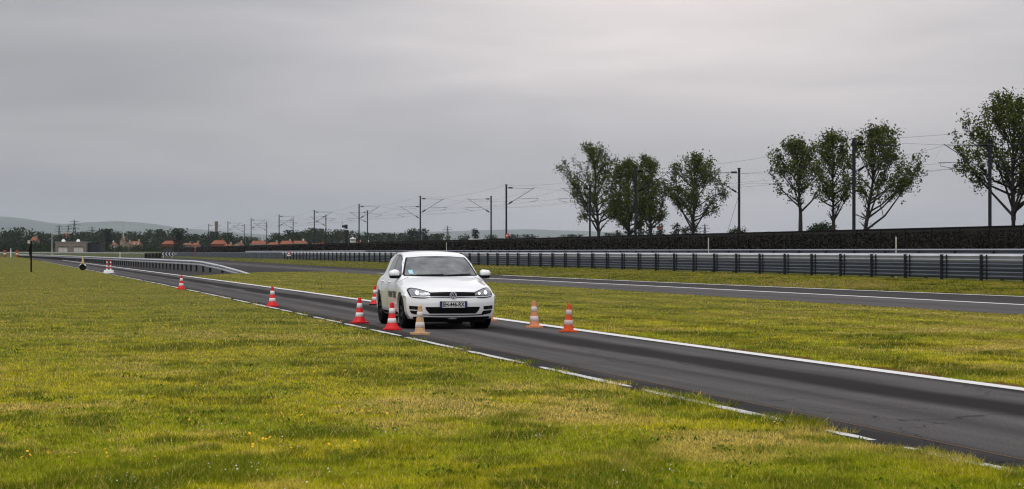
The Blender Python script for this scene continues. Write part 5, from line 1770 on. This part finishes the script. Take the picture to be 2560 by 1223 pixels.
def near_lawn():
    r = np.random.default_rng(71)
    X, Y = sample(1250000, 648, 1262, lambda Y: -0.262 * Y - 0.6, lambda Y: np.minimum(XL(Y) + 0.35, 0.262 * Y + 0.6), r)
    # ragged edge creeping over the white line
    e = XL(Y) - X
    creep = (fbm(X * 0.5, Y, 1.1, 81) - 0.53) * 1.5 + (fbm(X, Y, 0.35, 85) - 0.5) * 0.35
    hide = np.clip(X / Y + 0.228, 0, 1) * 0.022 * Y / 1.5
    k = e - hide > 0.00 - np.clip(creep + 0.06, -0.06, 0.34)
    X, Y, e = X[k], Y[k], e[k]
    edge = np.exp(-np.clip(e, 0, 9) / 0.28)
    mow = None
    c, h, lush, dry = lawn_colour(X, Y, r, edge, mow)
    blades('grass', X, Y, zg(Y), c, h, 0.42, r, 'mown yellow-green lawn in the foreground left of the lane')
def mid_lawn():
    r = np.random.default_rng(72)
    X, Y = sample(560000, 678, 1010, lambda Y: XR(Y) + 0.02, lambda Y: np.minimum(XE(Y) + 0.25, 0.262 * Y + 1), r)
    k = ~((Y > 124) & (X < grass_tip(Y)))
    k &= Y < 151.5
    X, Y = X[k], Y[k]
    e = X - XR(Y)
    k = e > 0.16 + (fbm(X, Y, 0.8, 91) - 0.5) * 0.30
    e2 = XE(Y) - X
    k &= e2 > (fbm(X, Y, 0.9, 95) - 0.5) * 0.6
    X, Y, e, e2 = X[k], Y[k], e[k], e2[k]
    edge = np.maximum(np.exp(-np.clip(e, 0, 9) / 0.30), 0.6 * np.exp(-np.clip(e2, 0, 9) / 0.25))
    # mowing swaths run along the track
    off = X - XR(Y)
    mow = 0.5 + 0.5 * np.sin(off * 2 * math.pi / 2.1 + 1.6 * fbm(X, Y, 6, 97))
    c, h, lush, dry = lawn_colour(X, Y, r, edge, mow, 0.88)
    # bare reddish soil at the foot of the grass
    soil = (e < 0.35) & (fbm(X, Y, 1.3, 99) > 0.56)
    c[soil] = C_RED * r.uniform(0.5, 1.0, soil.sum())[:, None]
    h[soil] *= 0.4
    blades('grass', X, Y, zg(Y), c, h, 0.45, r, 'mown lawn with swaths between the lane and the far track')
def verge_grass():
    r = np.random.default_rng(73)
    X, Y = sample(210000, 645, 752, lambda Y: XF(Y) + 0.2, lambda Y: np.minimum(XB(Y) + 0.4, 0.262 * Y + 1), r)
    k = Y < 480
    X, Y = X[k], Y[k]
    t = (X - XF(Y) - 0.25) / np.maximum(0.5, (XB(Y) - 0.8) - XF(Y) - 0.25)
    Z = zg(Y) + 0.006 + VR * np.clip((t - 0.02) / 0.75, 0, 1)
    c, h, lush, dry = lawn_colour(X, Y, r, np.full(len(X), 0.25), None, 0.62)
    h = h * 1.8
    blades('grass', X, Y, Z, c, h, 0.45, r, 'longer darker grass on the verge below the triple-beam guardrail')
near_lawn(); mid_lawn(); verge_grass()

def weeds():
    """broad-leaved rosettes and coarse dark tufts breaking up the lawn"""
    r = np.random.default_rng(505)
    X, Y = sample(9000, 690, 1255, lambda Y: -0.262 * Y, lambda Y: XL(Y) - 0.1, r)
    q = fbm(X, Y, 2.2, 511)
    k = q > 0.52
    X, Y = X[k][:420], Y[k][:420]
    nl = 16
    x, y = np.repeat(X, nl), np.repeat(Y, nl)
    n = len(x)
    big = np.repeat(r.uniform(0.5, 1.5, len(X)), nl)
    x = x + r.normal(0, 0.05, n) * big; y = y + r.normal(0, 0.05, n) * big
    th = r.uniform(0, 2 * math.pi, n)
    L = r.uniform(0.018, 0.042, n) * big; w = L * r.uniform(0.12, 0.26, n)
    dx, dy = np.cos(th), np.sin(th)
    z = zg(y)
    p0 = np.c_[x, y, z]
    p1 = np.c_[x + dx * L * 0.5 - dy * w, y + dy * L * 0.5 + dx * w, z + L * 0.55]
    p2 = np.c_[x + dx * L * 0.9, y + dy * L * 0.9, z + L * r.uniform(0.4, 1.0, n)]
    p3 = np.c_[x + dx * L * 0.5 + dy * w, y + dy * L * 0.5 - dx * w, z + L * 0.55]
    v = np.stack([p0, p1, p2, p3], 1).reshape(-1, 3)
    c = np.array([0.090, 0.150, 0.016])[None] * r.uniform(0.5, 1.6, n)[:, None]
    tag(link('weeds', np_mesh('weeds', v, np.arange(4 * n).reshape(n, 4), M['grass'], col=np.repeat(c, 4, 0))), 'dark green broad-leaved weeds scattered through the foreground lawn', 'weeds', kind='stuff')
weeds()

def flowers(name, n, col, rad, label, dens_seed, thr, hgt, py0, petals):
    r = np.random.default_rng(dens_seed)
    X, Y = sample(n * 14, py0, 1255, lambda Y: -0.262 * Y, lambda Y: XL(Y) - 0.25, r)
    q = fbm(X, Y, 1.8, dens_seed) + 0.25 * (fbm(X, Y, 6.0, dens_seed + 9) - 0.5)
    X, Y = X[q > thr][:n], Y[q > thr][:n]
    v, f = [], []
    for x, y in zip(X, Y):
        h = hgt * r.uniform(0.6, 1.2); R_ = rad * r.uniform(0.7, 1.25)
        tx, ty = r.normal(0, 0.35, 2)
        b = len(v)
        z = z1(y) + h
        v.append((x, y, z + R_ * 0.35))
        for k in range(petals):
            a = 2 * math.pi * k / petals
            dx, dy = R_ * math.cos(a), R_ * math.sin(a)
            v.append((x + dx, y + dy, z + dx * tx + dy * ty - 0.2))
            v[-1] = (x + dx, y + dy, z + dx * tx + dy * ty)
        for k in range(petals):
            f.append((b, b + 1 + k, b + 1 + (k + 1) % petals))
    v = np.array(v); f = np.array(f)
    o = link(name, np_mesh(name, v, f, mat(name + '_petal', col, 0.7, var=0.15, scale=30)))
    tag(o, label, 'flowers', kind='stuff')
flowers('dandelion_flowers', 210, (0.75, 0.40, 0.012), 0.0100, 'scattered yellow dandelions in the foreground lawn', 301, 0.60, 0.06, 760, 8)
flowers('daisy_flowers', 420, (0.60, 0.60, 0.58), 0.0055, 'scattered small white daisies in the foreground lawn', 401, 0.58, 0.06, 800, 7)

# ------------------------------------------------------------------ haze
hz = MB().box((0, 9300, 148), (15900, 19300, 310)).build('haze', None)
hz['kind'] = 'stuff'
hm = bpy.data.materials.new('haze_air'); hm.use_nodes = True
hn, hl_ = hm.node_tree.nodes, hm.node_tree.links
hn.clear()
ho = N(hn, 'ShaderNodeOutputMaterial'); hv = N(hn, 'ShaderNodeVolumePrincipled')
hv.inputs['Color'].default_value = (0.80, 0.88, 0.95, 1)
hv.inputs['Density'].default_value = 0.000055
hl_.new(hv.outputs[0], ho.inputs['Volume'])
hz.data.materials.append(hm)
